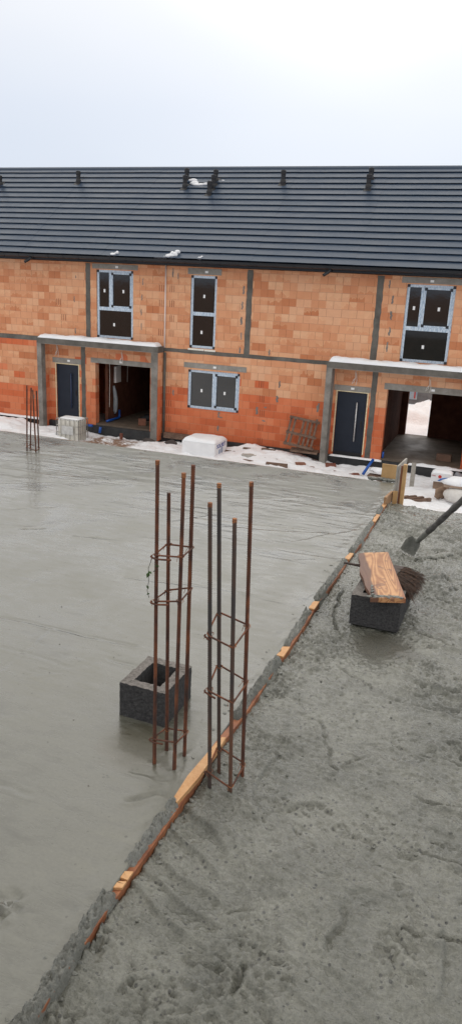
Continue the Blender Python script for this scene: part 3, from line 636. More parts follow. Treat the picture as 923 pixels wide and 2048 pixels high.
def vent(root, x, y, z, h):
    """upright roof vent: saddle, bulged base, pipe, wider cowl"""
    bm = bmesh.new(); n = 16
    tube(bm, [(x, y, z-.04), (x, y, z+.05), (x, y, z+.10), (x, y, z+.14), (x, y, z+.15), (x, y, z+h-.13)], [.105, .108, .10, .086, .082, .082], n)
    v = obj('roof_vent', bm, VENTM, root)
    c = bmesh.new(); tube(c, [(x, y, z+h-.15), (x, y, z+h-.14), (x, y, z+h-.02), (x, y, z+h), (x, y, z+h+.005)], [.08, .093, .093, .075, .01], n); obj('vent_cowl', c, VENTM, v)
    f = bmesh.new(); s_ = .7; prism(f, [(y-.20, z-.20*s_+.03), (y+.16, z+.16*s_+.03), (y+.16, z+.16*s_+.045), (y-.20, z-.20*s_+.05)], 'x', x-.13, x+.13); obj('vent_saddle', f, VENTM, v)
def smear(root, spots, m=SETC):
    """mortar smears on the wall face"""
    bm = bmesh.new()
    for k, (x, z, w_, h_) in enumerate(spots):
        rnd = random.Random(k*13+int(x*7)); n = 7; L_ = []; R2 = []
        for i in range(n):
            t_ = i/(n-1); zz = z-h_/2+h_*t_; ww = w_*(.5+.5*math.sin(math.pi*min(max(t_, .12), .88)))*rnd.uniform(.6, 1.1); dx = rnd.uniform(-.25, .25)*w_
            L_.append(bm.verts.new((x+dx-ww/2, WY-.005, zz))); R2.append(bm.verts.new((x+dx+ww/2, WY-.005, zz)))
        for i in range(n-1): bm.faces.new((L_[i], R2[i], R2[i+1], L_[i+1]))
    islands('mortar_smear', bm, m, root)
def slots(root, spots):
    bm = bmesh.new()
    for (x, z) in spots:
        bm = bmesh.new()
        for k in (-1, 0, 1): box(bm, x+k*.075-.008, x+k*.075+.008, WY-.0035, WY+.01, z-.11, z+.11)
        islands('block_groove', bm, mat('groove_shadow_clay', (.20, .06, .03), .9), root)
def canopy(root, x0, x1, brick_side=None, left_two_tone=True):
    c = obj('canopy', B(x0, x1, 24.13, WY-.002, -.2, 0.0), BEAMC, root)
    rp = bmesh.new(); box(rp, x0-.001, x1+.001, 24.126, 24.13, -.206, -.19); 
    obj('drip_edge', rp, SETC, c)
def pier(root, x0, x1, dcon, bottom, m=SETC):
    p_ = obj('pier', B(x0, x1, 24.13+.004, 24.13+dcon, bottom, -.2), m, root)
    obj('pier_brickwork', B(x0+.003, x1-.003, 24.13+dcon, WY-.002, bottom+.02, -.2), BRICK, p_)
def wire(bm, pts, r=.008): return tube(bm, pts, r, 5)

def house(name, label, x0, x1, ops, cols, belts, lints, spout, bmat=BRICK):
    root = thing(name, label, 'house', ((x0+x1)/2, WY, -3.5), 'terraced houses')
    obj('wall', wall_mesh(x0, x1, Z0, Z1, ops), bmat, root)
    # foundation strip below the brickwork, a little proud
    obj('foundation', B(x0, x1, WY-.10, WY+WT, -3.75, Z0), PLINTH, root)
    for a, b, c, d in cols: band_part(root, 'concrete_column', a, b, c, d, BEAMC, wob=.012)
    for a, b, c, d in belts: band_part(root, 'ring_beam', a, b, c, d, BEAMC, y=WY-.007, wob=.008)
    for a, b, c, d in lints: obj('lintel', B(a, b, WY-.010, WY+.1, c, d), LINT, root)
    # gables and rear wall
    for gx in (x0, x1-.25):
        bm = bmesh.new(); prism(bm, [(WY+WT, -3.5), (29.50, -3.5), (29.50, 6.2), (WY+WT, 2.98)], 'x', gx, gx+.25); obj('gable_wall', bm, BRICK, root)
    roof_part(root, x0-(.0), x1); gutter_part(root, x0, x1, spout)
    return root
# ---------------- left house
A = house('terraced_house', 'unplastered orange block house at left with a long canopy over door and garage', -24.0, -11.9,
    [(-14.60, -13.13, .13, 2.49), (-16.37, -15.41, Z0, -.96), (-14.68, -12.42, Z0, -.80)],
    [(-15.05, -14.86, 0, 2.7), (-15.28, -15.10, -3.1, -.2)], [(-24.0, -16.87, -.17, 0.0)],
    [(-14.77, -12.95, 2.49+.03, 2.69), (-16.52, -15.29, -.92, -.73), (-14.87, -12.16, -.80, -.62)], -16.95, BRICKL)
window(A, -14.60, -13.13, .13, 2.49, 1.16, -14.06)
door(A, -16.37, -15.41, -3.0, -.96, HANDD, -15.73, None)
canopy(A, -16.87, -11.88); pier(A, -16.87, -16.68, .26, -3.36); pier(A, -12.15, -11.89, .03, -3.36)
tagplate(A, -13.78, 2.60); tagplate(A, -15.82, -.82); tagplate(A, -13.62, -.70)
# ---------------- right house
Bh = house('terraced_house', 'unplastered orange block house at right, its garage open through to snow', -11.9, 3.5,
    [(-10.92, -9.96, .03, 2.45), (-10.93, -8.99, -2.08, -.72), (-3.65, -2.19, .14, 2.49), (-5.54, -4.55, Z0, -.98), (-3.92, -1.37, Z0, -.78)],
    [(-8.89, -8.69, -.04, 2.7), (-4.58, -4.38, 0, 2.7), (-4.45, -4.27, -3.1, -.2)], [(-11.88, -5.86, -.17, -.04), (-1.0, 3.5, -.17, -.04)],
    [(-11.04, -9.81, 2.48, 2.68), (-11.10, -8.76, -.66, -.48), (-3.83, -1.9, 2.52, 2.70), (-5.67, -4.46, -.95, -.77), (-4.03, -1.1, -.78, -.58)], -5.98)
window(Bh, -10.92, -9.96, .03, 2.45, 1.19, label='narrow two-pane window'); window(Bh, -10.93, -8.99, -2.08, -.72, None, -9.96, True, label='low double window'); window(Bh, -3.65, -2.19, .14, 2.49, 1.17, -3.16)
door(Bh, -5.54, -4.55, -3.02, -.98, HANDM, -4.86, None)
canopy(Bh, -5.86, -1.0); pier(Bh, -5.86, -5.67, .42, -3.42); pier(Bh, -1.25, -1.01, .03, -3.4)
tagplate(Bh, -10.35, 2.57); tagplate(Bh, -9.93, -.58); tagplate(Bh, -2.92, 2.60); tagplate(Bh, -5.05, -.86); tagplate(Bh, -2.5, -.68)
# white foam blocks under the narrow window
bm = bmesh.new(); box(bm, -10.96, -10.36, WY-.02, WY+.04, -.045, .012); box(bm, -10.33, -9.93, WY-.03, WY+.04, -.05, .008); obj('sill_block', bm, mat('white_foam_board', (.75, .72, .64), .8), Bh)
# garage rooms: side walls, ceiling, floor
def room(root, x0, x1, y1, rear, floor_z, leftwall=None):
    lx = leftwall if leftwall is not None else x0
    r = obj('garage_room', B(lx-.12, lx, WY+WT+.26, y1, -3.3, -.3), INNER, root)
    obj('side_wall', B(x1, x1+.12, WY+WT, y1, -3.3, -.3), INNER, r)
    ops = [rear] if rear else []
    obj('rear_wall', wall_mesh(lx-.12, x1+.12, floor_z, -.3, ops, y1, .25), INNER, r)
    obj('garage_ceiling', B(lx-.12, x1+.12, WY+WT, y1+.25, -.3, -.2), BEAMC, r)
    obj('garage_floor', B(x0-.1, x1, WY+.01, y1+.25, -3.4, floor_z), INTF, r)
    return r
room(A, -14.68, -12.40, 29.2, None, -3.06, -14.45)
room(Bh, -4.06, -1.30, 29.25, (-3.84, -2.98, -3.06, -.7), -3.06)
obj('upper_rear_wall', B(-24, -11.9, 29.26, 29.5, -.2, 6.2), BRICK, A); obj('lower_rear_wall', B(-24, -14.6, 29.26, 29.5, -3.6, -.2), BRICK, A); obj('lower_rear_wall', B(-12.2, -11.9, 29.26, 29.5, -3.6, -.2), BRICK, A)
obj('upper_rear_wall', B(-11.9, 3.5, 29.26, 29.5, -.2, 6.2), BRICK, Bh); obj('lower_rear_wall', B(-11.9, -4.2, 29.26, 29.5, -3.6, -.2), BRICK, Bh); obj('lower_rear_wall', B(-1.1, 3.5, 29.26, 29.5, -3.6, -.2), BRICK, Bh)
# dark column and downpipe at the seam of the two houses
bm = bmesh.new(); tube(bm, [(-11.83, WY-.05, -.2), (-11.83, WY-.05, -3.25)], .045, 12); obj('downpipe', bm, BEAMC, Bh, True)
bm = bmesh.new(); tube(bm, [(-11.85, WY-.05, 2.76), (-11.85, WY-.05, -.03)], .022, 10); obj('white_conduit', bm, mat('white_conduit_plastic', (.74, .66, .62), .5), Bh, True)
# mortar smears and grooves
smear(A, [(-15.53, 1.42, .05, .2), (-15.5, .3, .05, .2), (-12.75, 2.15, .05, .22), (-12.78, 1.62, .05, .2), (-12.8, 1.12, .045, .22), (-12.8, .62, .045, .24), (-19.0, -1.25, .1, .22), (-15.45, 2.2, .04, .1), (-17.4, -2.3, .05, .14)])
smear(Bh, [(-9.0, 2.05, .08, .27), (-9.02, 1.55, .07, .25), (-9.03, 1.05, .08, .26), (-9.02, .55, .06, .24), (-9.04, .08, .07, .2), (-7.98, .08, .06, .2),
           (-4.2, 2.45, .06, .24), (-4.06, 2.0, .08, .25), (-4.05, 1.52, .09, .26), (-4.05, 1.03, .07, .26), (-4.08, .55, .07, .3), (-7.55, -.95, .06, .24), (-7.6, -1.45, .10, .22), (-8.3, -1.92, .10, .26), (-8.0, -1.78, .12, .05), (-8.05, -2.25, .13, .05),
           (-9.72, -2.2, .09, .2), (-9.65, -2.30, .2, .04), (-9.73, -2.7, .08, .2), (-6.15, -1.6, .10, .3), (-6.15, -2.1, .09, .22), (-11.5, -1.6, .07, .2), (-11.6, 2.5, .05, .3), (-12.0+.6, 2.4, .04, .2)])
slots(Bh, [(-11.62, .47), (-11.62, .97), (-11.62, 1.47), (-11.62, 1.97), (-8.2, -1.0), (-8.15, -1.5), (-8.12, -2.0), (-8.14, -2.5), (-8.14, -2.98), (-11.66, -1.0), (-11.66, -1.5), (-11.66, -2.0), (-11.66, -2.55), (-11.66, -3.0)])
slots(A, [(-12.02, .47), (-12.02, .97), (-12.02, 1.47), (-12.02, 1.97), (-16.0, .75), (-16.2, 1.3)])
# loose cable ends hanging out of the wall
WIREM = mat('white_cable', (.72, .68, .62), .5)
for root, x, z in ((A, -16.28, -.25), (A, -13.55, -.3), (Bh, -4.98, -.28), (Bh, -2.62, -.3)):
    bm = bmesh.new(); wire(bm, [(x, WY, z), (x-.02, WY-.05, z-.02), (x, WY-.06, z-.2), (x-.04, WY-.05, z-.36), (x-.10, WY-.05, z-.42), (x-.07, WY-.05, z-.3), (x, WY-.06, z-.22)]); wire(bm, [(x+.01, WY-.05, z-.05), (x+.05, WY-.05, z-.3), (x+.03, WY-.05, z-.45)])
    obj('loose_cable', bm, WIREM, root)
# roof vents
for (x, y, z, h) in ((-17.46, 28.13, 5.73, .44), (-12.85, 28.32, 5.86, .42), (-12.70, 27.85, 5.54, .44), (-21.03, 27.91, 5.58, .40)): vent(A, x, y, z, h)
for (x, y, z, h) in ((-11.62, 28.2, 5.78, .43), (-11.56, 27.86, 5.54, .45), (-11.57, 27.52, 5.3, .44), (-8.97, 28.11, 5.72, .46), (-5.86, 28.35, 5.88, .40), (-5.82, 27.86, 5.54, .47)): vent(Bh, x, y, z, h)

# ---------------- snow lying on the houses
def snow_bit(name, label, cat, blobs, group=None, flat=-.06):
    bm = bmesh.new()
    for i, (x, y, z, r, sx, sy, sz) in enumerate(blobs): lump(bm, (x, y, z), r, sx, sy, sz, seed=i*7+int(abs(x)*10), sub=2, amp=.35)
    return tag(obj(name, bm, SNOW, smooth=True), label, cat, group)
tag(obj('snow_layer', dome(-16.83, -11.95, 24.135, 24.60, 0, .13, 3, 90, 12, .16, rough=.3), SNOW, smooth=True), 'white snow layer lying on the left concrete canopy', 'snow')
tag(obj('snow_layer', dome(-5.8, -1.05, 24.135, 24.60, 0, .14, 4, 90, 12, .16, rough=.3), SNOW, smooth=True), 'white snow layer lying on the right concrete canopy', 'snow')
snow_bit('snow_clump', 'snow clump stretched between the black vents near the ridge', 'snow', [(-12.55, 28.2, 5.84, .12, 1.4, .7, .6), (-12.42, 28.05, 5.72, .14, 1.2, .7, .7), (-12.2, 27.98, 5.66, .12, 1.8, .6, .5), (-11.95, 28.02, 5.69, .10, 2.0, .6, .5), (-11.75, 28.05, 5.70, .09, 1.4, .6, .4)])
snow_bit('snow_clump', 'tiny snow lump right of the vent trio', 'snow', [(-11.32, 28.25, 5.83, .06, 1.6, .6, .6)])
snow_bit('snow_clump', 'small snow clump on the gutter above the left upper window', 'snow', [(-13.65, 24.2, 3.0, .09, 1.3, .8, .7), (-13.55, 24.22, 3.06, .07, 1, .8, .9), (-13.85, 24.18, 2.97, .05, 2.4, .8, .5)])
snow_bit('snow_clump', 'largest snow clump on the gutter, above the white conduit', 'snow', [(-11.55, 24.22, 3.02, .11, 1.3, .8, .8), (-11.75, 24.2, 2.98, .08, 2, .8, .6), (-11.35, 24.25, 3.08, .09, 1.1, .8, 1), (-11.28, 24.28, 3.17, .08, 1, .8, .8), (-11.95, 24.2, 2.96, .05, 3, .8, .5), (-11.2, 24.2, 2.97, .05, 2, .8, .5), (-11.48, 24.25, 3.12, .07, 1, .8, .8)])
snow_bit('snow_clump', 'small snow clump on the gutter above the narrow window', 'snow', [(-10.4, 24.2, 2.99, .07, 1.6, .8, .7), (-10.38, 24.22, 3.04, .04, 1, .8, .9)])
bm = bmesh.new(); me = dome(-23.9, -16.9, WY-.22, WY-.005, Z0-.02, .055, 6, 80, 6, .1); tag(obj('snow_ledge', me, SNOW, smooth=True), 'thin snow strip on the dark foundation ledge at far left', 'snow')
tag(obj('snow_ledge', dome(-5.62, -3.85, WY-.20, WY-.005, Z0-.02, .05, 7, 40, 6, .1), SNOW, smooth=True), 'snow strip on the black ledge below the silver handled door', 'snow')
tag(obj('snow_ledge', dome(-3.0, -1.2, WY-.22, WY-.02, -3.12, .06, 8, 40, 6, .1, rough=.8), SNOW, smooth=True), 'snow strip on the black ledge before the right garage', 'snow')

# ---------------- inside the garages
bm = bmesh.new(); box(bm, -14.45, -14.36, 25.6, 26.0, -1.62, -1.0, bev=.01); t_ = obj('fuse_box', bm, WHITEP); tag(t_, 'pale grey fuse box on the wall inside the left garage', 'fuse box')
bm = bmesh.new()
for i in range(9):
    pass
pts = [(-14.40, 25.5, -1.72), (-14.37, 25.52, -1.95), (-14.35, 25.55, -2.2), (-14.36, 25.56, -2.5), (-14.37, 25.56, -2.68), (-14.38, 25.55, -2.8)]
tube(bm, pts, [.04, .07, .08, .09, .08, .03], 12); obj_j = obj('work_coat', bm, GREYP, smooth=True); tag(obj_j, 'grey work coat hanging below the fuse box in the left garage', 'coat')
bm = bmesh.new(); tube(bm, [(-14.40, 24.95, -3.0), (-14.38, 25.3, -3.0), (-14.38, 25.85, -3.0), (-14.38, 25.9, -2.95), (-14.38, 25.9, -2.7)], .045, 10); tag(obj('blue_pipe', bm, BLUEP, smooth=True), 'blue plastic pipe along the wall foot inside the left garage', 'pipe')
bm = bmesh.new(); lump(bm, (-13.35, 26.2, -2.98), .16, 1.4, 1.0, .8, 5, 2, .5, flat=-.08); tag(obj('black_bag', bm, BLACKM, smooth=True), 'crumpled black bag on the left garage floor', 'bag')
bm = bmesh.new(); box(bm, -13.2, -12.92, 25.15, 25.38, -3.055, -2.82, rot=.5, bev=.006); tag(obj('clay_block', bm, mat('dull_red_clay', (.25, .11, .07), .9, var=.2)), 'red clay block standing on the left garage floor near the pier', 'block')
bm = bmesh.new(); box(bm, -2.2, -1.72, 25.3, 25.52, -3.055, -2.83, rot=-.05, bev=.006); tag(obj('clay_block', bm, mat('brown_clay', (.17, .10, .07), .9, var=.2)), 'clay block lying on the right garage floor', 'block')
bm = bmesh.new(); tube(bm, [(-3.86, 24.72+.03*math.cos(a), -2.95+.1*math.sin(a)) for a in [i*.7 for i in range(9)]], .03, 8, closed=True); tag(obj('hose_coil', bm, BLUEP, smooth=True), 'small blue hose coil at the foot of the right garage jamb', 'hose')
# hanging cables inside the left garage
for i, (y, z, lab) in enumerate(((25.2, -2.5, 'thin white cable hanging nearest the left garage opening'), (26.6, -1.7, 'thin white cable hanging deeper on the left garage wall'))):
    bm = bmesh.new(); wire(bm, [(-14.42, y, -.3), (-14.41, y+.02, (z-.3)/2), (-14.42, y, z)], .009); tag(obj('hanging_cable', bm, WIREM), lab, 'cable')
# behind the right garage
bm = bmesh.new()
f = thing('site_fence', 'grey panel fence beyond the snow mound, seen through the right garage', 'fence', (-5, 38.2, -3.3))
for i in range(8):
    x = -9+i*1.3
    obj('fence_panel', B(x+.02, x+1.26, 38.2, 38.24, -3.2, -1.1), mat('fence_grey', (.12, .13, .14), .6, vscale=3, color2=(.2, .21, .22)), f); obj('fence_post', B(x-.03, x+.02, 38.17, 38.25, -3.4, -1.05), DARKM, f)
s_ = tag(obj('banner', B(-5.3, -4.6, 38.15, 38.17, -2.95, -2.2), mat('faded_blue_banner', (.20, .34, .48), .5, vscale=5, color2=(.45, .50, .52))), 'faded blue banner hung on the grey fence behind', 'banner')
bm = bmesh.new(); box(bm, -4.75, -4.68, 38.135, 38.148, -2.9, -2.3); obj('red_stripe', bm, mat('banner_red', (.45, .06, .05), .5), s_)

# ================================================================== YARD
def snowtop(root_label, x0, x1, y0, y1, z, h, seed): return tag(obj('snow_cover', dome(x0, x1, y0, y1, z, h, seed, 24, 12, .12), SNOW, smooth=True), root_label, 'snow')
# caged tank by the left door
t = thing('caged_water_tank', 'white plastic tank in a grid cage in front of the left door', 'tank', (-14.9, 23.3, -3.5))
x0, x1, y0, y1, z0, z1 = -15.34, -14.42, 23.0, 23.62, -3.5, -2.68
bm = B(x0+.03, x1-.03, y0+.03, y1-.03, z0, z1-.04, bev=.04)
obj('tank_body', bm, mat('milky_tank_plastic', (.56, .53, .47), .4, vscale=3, color2=(.68, .65, .58)), t, True)
cg = bmesh.new(); R_ = .013
for zz in (z1, z1-.24, z1-.5): tube(cg, [(x0, y0, zz), (x1, y0, zz), (x1, y1, zz), (x0, y1, zz)], R_, 6, closed=True)
for i in range(6):
    xx = x0+(x1-x0)*i/5; tube(cg, [(xx, y0, z0), (xx, y0, z1)], R_, 6); tube(cg, [(xx, y1, z0), (xx, y1, z1)], R_, 6)
for i in range(5):
    yy = y0+(y1-y0)*i/4; tube(cg, [(x0, yy, z0), (x0, yy, z1)], R_, 6); tube(cg, [(x1, yy, z0), (x1, yy, z1)], R_, 6)
obj('cage', cg, mat('galvanised_cage', (.42, .40, .36), .5, metal=.3), t)
obj('marking_plate', B(x0+.22, x0+.70, y0-.02, y0-.012, z1-.55, z1-.24), mat('dull_metal_plate', (.44, .43, .41), .5, vscale=9, color2=(.60, .59, .57)), t)
snowtop('snow cap on top of the caged white tank', x0+.05, x1-.05, y0+.04, y1-.04, z1-.04, .07, 21)
# wrapped pack of white blocks
t = thing('wrapped_block_pack', 'white film wrapped pack of blocks with blue print, snow on top', 'block pack', (-9.85, 23.4, -3.5))
PK = mat('white_packing_film', (.74, .74, .75), .35, bump=.5, bscale=7, vscale=3, color2=(.82, .82, .83))
obj('film_wrap', B(-10.33, -9.12, 22.9, 24.0, -3.5, -2.90, bev=.02), PK, t)
BLUEI = mat('blue_print', (.03, .06, .30), .5)
def face_text(body, size, loc, rotz, parent, m, sx=1.0):
    me = text_mesh(body, size); me.transform(Matrix.Translation(Vector(loc)) @ Matrix.Rotation(rotz, 4, 'Z') @ Matrix.Rotation(math.pi/2, 4, 'X') @ Matrix.Scale(sx, 4, (1, 0, 0)))
    return obj('printed_lettering', me, m, parent)
face_text('SOLBET', .19, (-9.115, 23.45, -3.02), math.pi/2, t, BLUEI, 1.2); face_text('SOLBET', .19, (-9.115, 23.45, -3.43), math.pi/2, t, BLUEI, 1.1)
lg = bmesh.new(); box(lg, -9.122, -9.113, 23.25, 23.40, -3.32, -3.14); box(lg, -9.122, -9.113, 23.45, 23.6, -3.32, -3.10)
obj('printed_cube', lg, mat('grey_blue_print', (.30, .36, .48), .5), t)
snowtop('thick snow cap on the wrapped block pack', -10.32, -9.13, 22.91, 23.99, -2.90, .11, 22)
# leaning pallet
t = thing('pallet', 'weathered wooden pallet leaning against the orange wall', 'pallet', (-6.65, 24.3, -3.0)); PALR = t
def lean(zz, off=0): return 24.50-(zz+2.02)*-.22*1.0*-1 if False else 24.52+(zz+2.02)*.28+off
for i in range(7):
    if i == 2: continue
    xx = -7.12+i*.15
    bm = bmesh.new(); prism(bm, [(lean(-2.95), -2.95), (lean(-2.03), -2.03), (lean(-2.03, -.025), -2.03), (lean(-2.95, -.025), -2.95)], 'x', xx-.035, xx+.035); obj('slat', bm, WOODW, t)
for zz in (-2.06, -2.56, -2.93):
    bm = bmesh.new(); prism(bm, [(lean(zz, -.027), zz), (lean(zz+.08, -.027), zz+.08), (lean(zz+.08, -.06), zz+.08), (lean(zz, -.06), zz)], 'x', -7.18, -6.12); obj('rail', bm, WOODW, t)
PALR.rotation_euler = (0, .11, 0)
t = thing('plank_bundle', 'dark planks lying at the foot of the leaning pallet', 'planks', (-6.4, 24.2, -3.1))
for i, (zz, yy) in enumerate(((-3.1, 24.15), (-3.05, 24.3))): obj('plank', B(-6.9, -5.95, yy, yy+.12, zz, zz+.06, rot=.03*i), WOODW, t)
# pieces half buried in the snow heap
def yard_block(name, label, cat, x, y, z, dx, dy, dz, rot, m, group=None):
    return tag(obj(name, B(x-dx/2, x+dx/2, y-dy/2, y+dy/2, z, z+dz, rot=rot, bev=.006), m), label, cat, group)
def gz(x, y): return float(ground_h(np.array([[x]]), np.array([[y]]))[0, 0])
AAC = mat('pale_block', (.42, .39, .35), .85, var=.15)
for (nm, lb, ct, x, y, dx, dy, dz, r, m) in (
    ('grey_block', 'grey block poking out of the middle of the snow heap', 'block', -8.05, 23.35, .5, .25, .16, .1, AAC),
    ('plank', 'short brown plank in the snow right of the grey block', 'plank', -7.25, 23.2, .45, .14, .08, -.15, WOODW),
    ('plank', 'dark plank edge showing in the snow below the double window', 'plank', -9.0, 23.9, .6, .1, .11, .06, WOODW),
    ('plank', 'thin plank edge in the snow near the heap top', 'plank', -8.3, 23.9, .35, .1, .11, 0, WOODW),
    ('plank', 'brown plank end in the snow left of the pallet foot', 'plank', -7.6, 24.0, .5, .1, .12, -.1, WOODW),
    ('broken_block', 'reddish broken block at the right end of the snow heap', 'block', -6.25, 23.25, .32, .22, .18, .5, mat('dull_red_clay', (.25, .11, .07), .9, var=.2)),
    ('clay_shard', 'flat clay shard in snow by the right canopy pier', 'shard', -6.0, 23.55, .3, .2, .1, -.3, mat('dull_red_clay', (.25, .11, .07), .9)),
    ('roof_tile_piece', 'brown tile piece in snow left of the blue pipe', 'tile', -4.55, 23.2, .5, .16, .10, .5, mat('brown_tile', (.20, .07, .045), .7, var=.2)),
    ('clay_shard', 'reddish shard heap below the silver handled door', 'shard', -5.4, 23.9, .35, .3, .14, .3, mat('brown_tile', (.20, .07, .045), .7)),
    ('wood_slab', 'brown slab under a snow lump right of the blue pipe', 'slab', -3.72, 23.3, .62, .3, .20, -.12, WOODW),
    ('plank', 'dark plank edge in the snow left of the canopy pier', 'plank', -6.9, 22.75, .7, .12, .12, .12, WOODW),
    ('plank', 'narrow plank edge in the snow midway along the heap', 'plank', -8.0, 22.95, .55, .09, .12, -.08, WOODW),
    ('clay_shard', 'small reddish shard in the snow left of the brown tile piece', 'shard', -5.05, 23.35, .22, .14, .10, .4, mat('brown_tile', (.20, .07, .045), .7, var=.2)),
    ('short_post', 'short brown post standing in front of the left garage', 'post', -13.25, 24.0, .09, .09, .33, 0, mat('brown_tile', (.2, .07, .045), .7))):
    yard_block(nm, lb, ct, x, y, gz(x, y)-.115+.0, dx, dy, dz+.02, r, m)
snow_bit('snow_lump', 'rounded snow lump on the brown slab by the blue pipe', 'snow', [(-3.70, 23.3, -3.14, .2, 1.3, .8, .5)])
# rubble fragments at the canopy pier, dark
for k, (x, y, lb) in enumerate(((-12.1, 23.9, 'dark dirt clod in the snow before the left canopy pier'), (-11.2, 23.95, 'snowy stone beside the wrapped block pack'))):
    bm = bmesh.new(); lump(bm, (x, y, gz(x, y)+.02), .15, 1.6, .8, .6, k+3, 2, .4); tag(obj('clod', bm, mat('dark_dirt', (.07, .055, .05), .9, var=.3), smooth=True), lb, 'clod')
obj_w = tag(obj('timber_beam', B(-11.72, -10.75, 24.35, 24.5, -3.22, -3.02), WOODW), 'brown timber lying along the wall foot beside the downpipe', 'timber')
bm = bmesh.new(); tube(bm, [(-4.0, 23.75, -2.93), (-4.08, 23.55, -3.08), (-4.20, 23.3, -3.34)], .045, 12); tag(obj('blue_pipe', bm, BLUEP, smooth=True), 'bright blue pipe stub rising from snow below the silver handled door', 'pipe')
for x, y, z, lb in ((-14.72, 24.3, -3.1, 'blue pipe end lying behind the caged tank'), (-14.35, 24.35, -3.22, 'short blue pipe stub at the left garage threshold')):
    bm = bmesh.new(); tube(bm, [(x-.12, y, z), (x+.1, y-.02, z+.01)] if z > -3.2 else [(x, y, z-.12), (x+.03, y, z+.1)], .05, 10); tag(obj('blue_pipe', bm, BLUEP, smooth=True), lb, 'pipe')
tag(obj('timber_stake', B(-2.68, -2.55, 22.9, 22.96, -3.45, -2.68), WOODG), 'upright grey timber stake in the snow before the right garage', 'stake')
# carton with blue print on a brown carton
tag(obj('brown_carton', B(-1.98, -1.52, 22.82, 23.2, -3.46, -3.14, bev=.008), mat('cardboard', (.25, .17, .12), .85, var=.15)), 'brown carton under the printed white carton', 'carton')
t = thing('printed_carton', 'white carton with a red dot and blue print, snow on top', 'carton', (-1.76, 23, -3.14))
obj('carton_body', B(-2.06, -1.46, 22.76, 23.2, -3.138, -2.88, bev=.01), PK, t)
bm = bmesh.new(); prism(bm, [(-1.86, -3.10), (-1.52, -3.10), (-1.50, -2.96), (-1.66, -2.99), (-1.78, -3.03)], 'y', 22.752, 22.758); obj('printed_swoosh', bm, mat('carton_blue', (.02, .14, .50), .4), t)
bm = bmesh.new(); tube(bm, [(-1.80, 22.752, -2.97), (-1.80, 22.748, -2.97)], .05, 16); obj('printed_dot', bm, mat('carton_red', (.6, .04, .03), .4), t)
face_text('max', .07, (-1.98, 22.753, -2.95), 0, t, mat('faint_red', (.45, .12, .12), .5)); face_text('MAXI', .07, (-1.63, 22.75, -3.06), 0, t, STICK)
snowtop('snow on the white printed carton', -2.04, -1.48, 22.78, 23.18, -2.88, .06, 24)
bm = bmesh.new(); lump(bm, (-1.3, 23.15, -3.0), .12, 1.0, 1, 1.1, 9, 2, .4); tag(obj('grey_sack', bm, mat('grey_sack_film', (.2, .2, .22), .5), smooth=True), 'crumpled grey sack behind the printed carton', 'sack')
bm = bmesh.new(); lump(bm, (-1.68, 22.1, -3.27), .14, 1.1, .9, 1.3, 12, 2, .45); tag(obj('crumpled_sack', bm, mat('brown_paper_sack', (.30, .20, .14), .8, var=.3), smooth=True), 'crumpled brown paper sack left of the big white bag', 'sack')
bm = bmesh.new(); lump(bm, (-1.0, 21.9, -3.22), .5, 1.15, .7, .5, 15, 3, .12)
t = tag(obj('white_sack', bm, mat('white_sack_film', (.58, .54, .50), .45, bump=.5, bscale=6, vscale=4, color2=(.72, .70, .67)), smooth=True), 'large white sack at the right picture edge under a brown board', 'sack')
obj('blue_print_patch', B(-1.02, -.72, 21.52, 21.535, -3.22, -3.06), mat('pale_blue_print', (.35, .52, .68), .5), t)
tag(obj('board', B(-1.58, -.3, 21.68, 22.15, -2.99, -2.93), mat('brown_board', (.33, .24, .18), .8, var=.2)), 'brown board lying on the large white sack', 'board')
snow_bit('snow_heap', 'rounded snow heap on the brown board at the right edge', 'snow', [(-1.1, 21.95, -2.86, .38, 1.25, .7, .45), (-.7, 22.0, -2.86, .3, 1.2, .7, .4)])
t = thing('snowy_pallet', 'pallet slats half covered by snow beyond the deck edge', 'pallet', (-2.4, 21.3, -3.4))
for i in range(4):
    x = -2.72+i*.2; y = 21.05+i*.02; z = gz(x, y); obj('slat', B(x, x+.09, y-.25, y+.35, z+.0, z+.09, rot=-.75), WOODW, t)

# ================================================================== ON THE DECK
LATHW = mat('mortar_stained_pine', (.26, .14, .07), .7, bump=.4, bscale=30, vscale=14, color2=(.42, .25, .13))
# ---- far-end shutter pieces
t = thing('formwork_panel', 'upright concrete-stained plank panel at the end of the lath', 'formwork', (-1.1, 9.0, -.05))
bm = bmesh.new(); P_ = [(-1.212, 8.91), (-1.192, 8.905), (-1.135, 9.18), (-1.155, 9.185)]
lo = [bm.verts.new((x, y, -.06)) for x, y in P_]; hi = [bm.verts.new((x, y, z)) for (x, y), z in zip(P_, (.42, .42, .47, .47))]
bm.faces.new(lo[::-1]); bm.faces.new(hi)
for i in range(4): bm.faces.new((lo[i], lo[(i+1) % 4], hi[(i+1) % 4], hi[i]))
obj('plank', bm, WOODG, t); obj('batten', B(-1.160, -1.137, 8.90, 8.93, -.05, .43), mat('red_brown_wood', (.20, .075, .035), .7), t)
obj('post', B(-1.134, -1.092, 8.89, 8.95, -.06, .45), WOODP, t); obj('cleat', B(-1.218, -1.163, 8.875, 8.893, -.05, .12), WOODP, t)
bm = bmesh.new(); prism(bm, [(-1.53, .03), (-1.34, -.02), (-1.34, .21), (-1.53, .21)], 'y', 9.84, 9.862); tag(obj('plywood_board', bm, WOODP), 'orange plywood board standing at the deck corner', 'board')
t = tag(obj('edge_board', B(-1.268, -1.238, 8.62, 8.95, -.03, .10, rot=-.08, bev=.004), LATHW), 'short board on edge just before the upright panel', 'board')
bm = bmesh.new()
for k in range(7): lump(bm, (-1.62+.06*k, 9.79+.01*(k % 3), .01), .045, 1.2, .9, .5, 30+k, 2, .5)
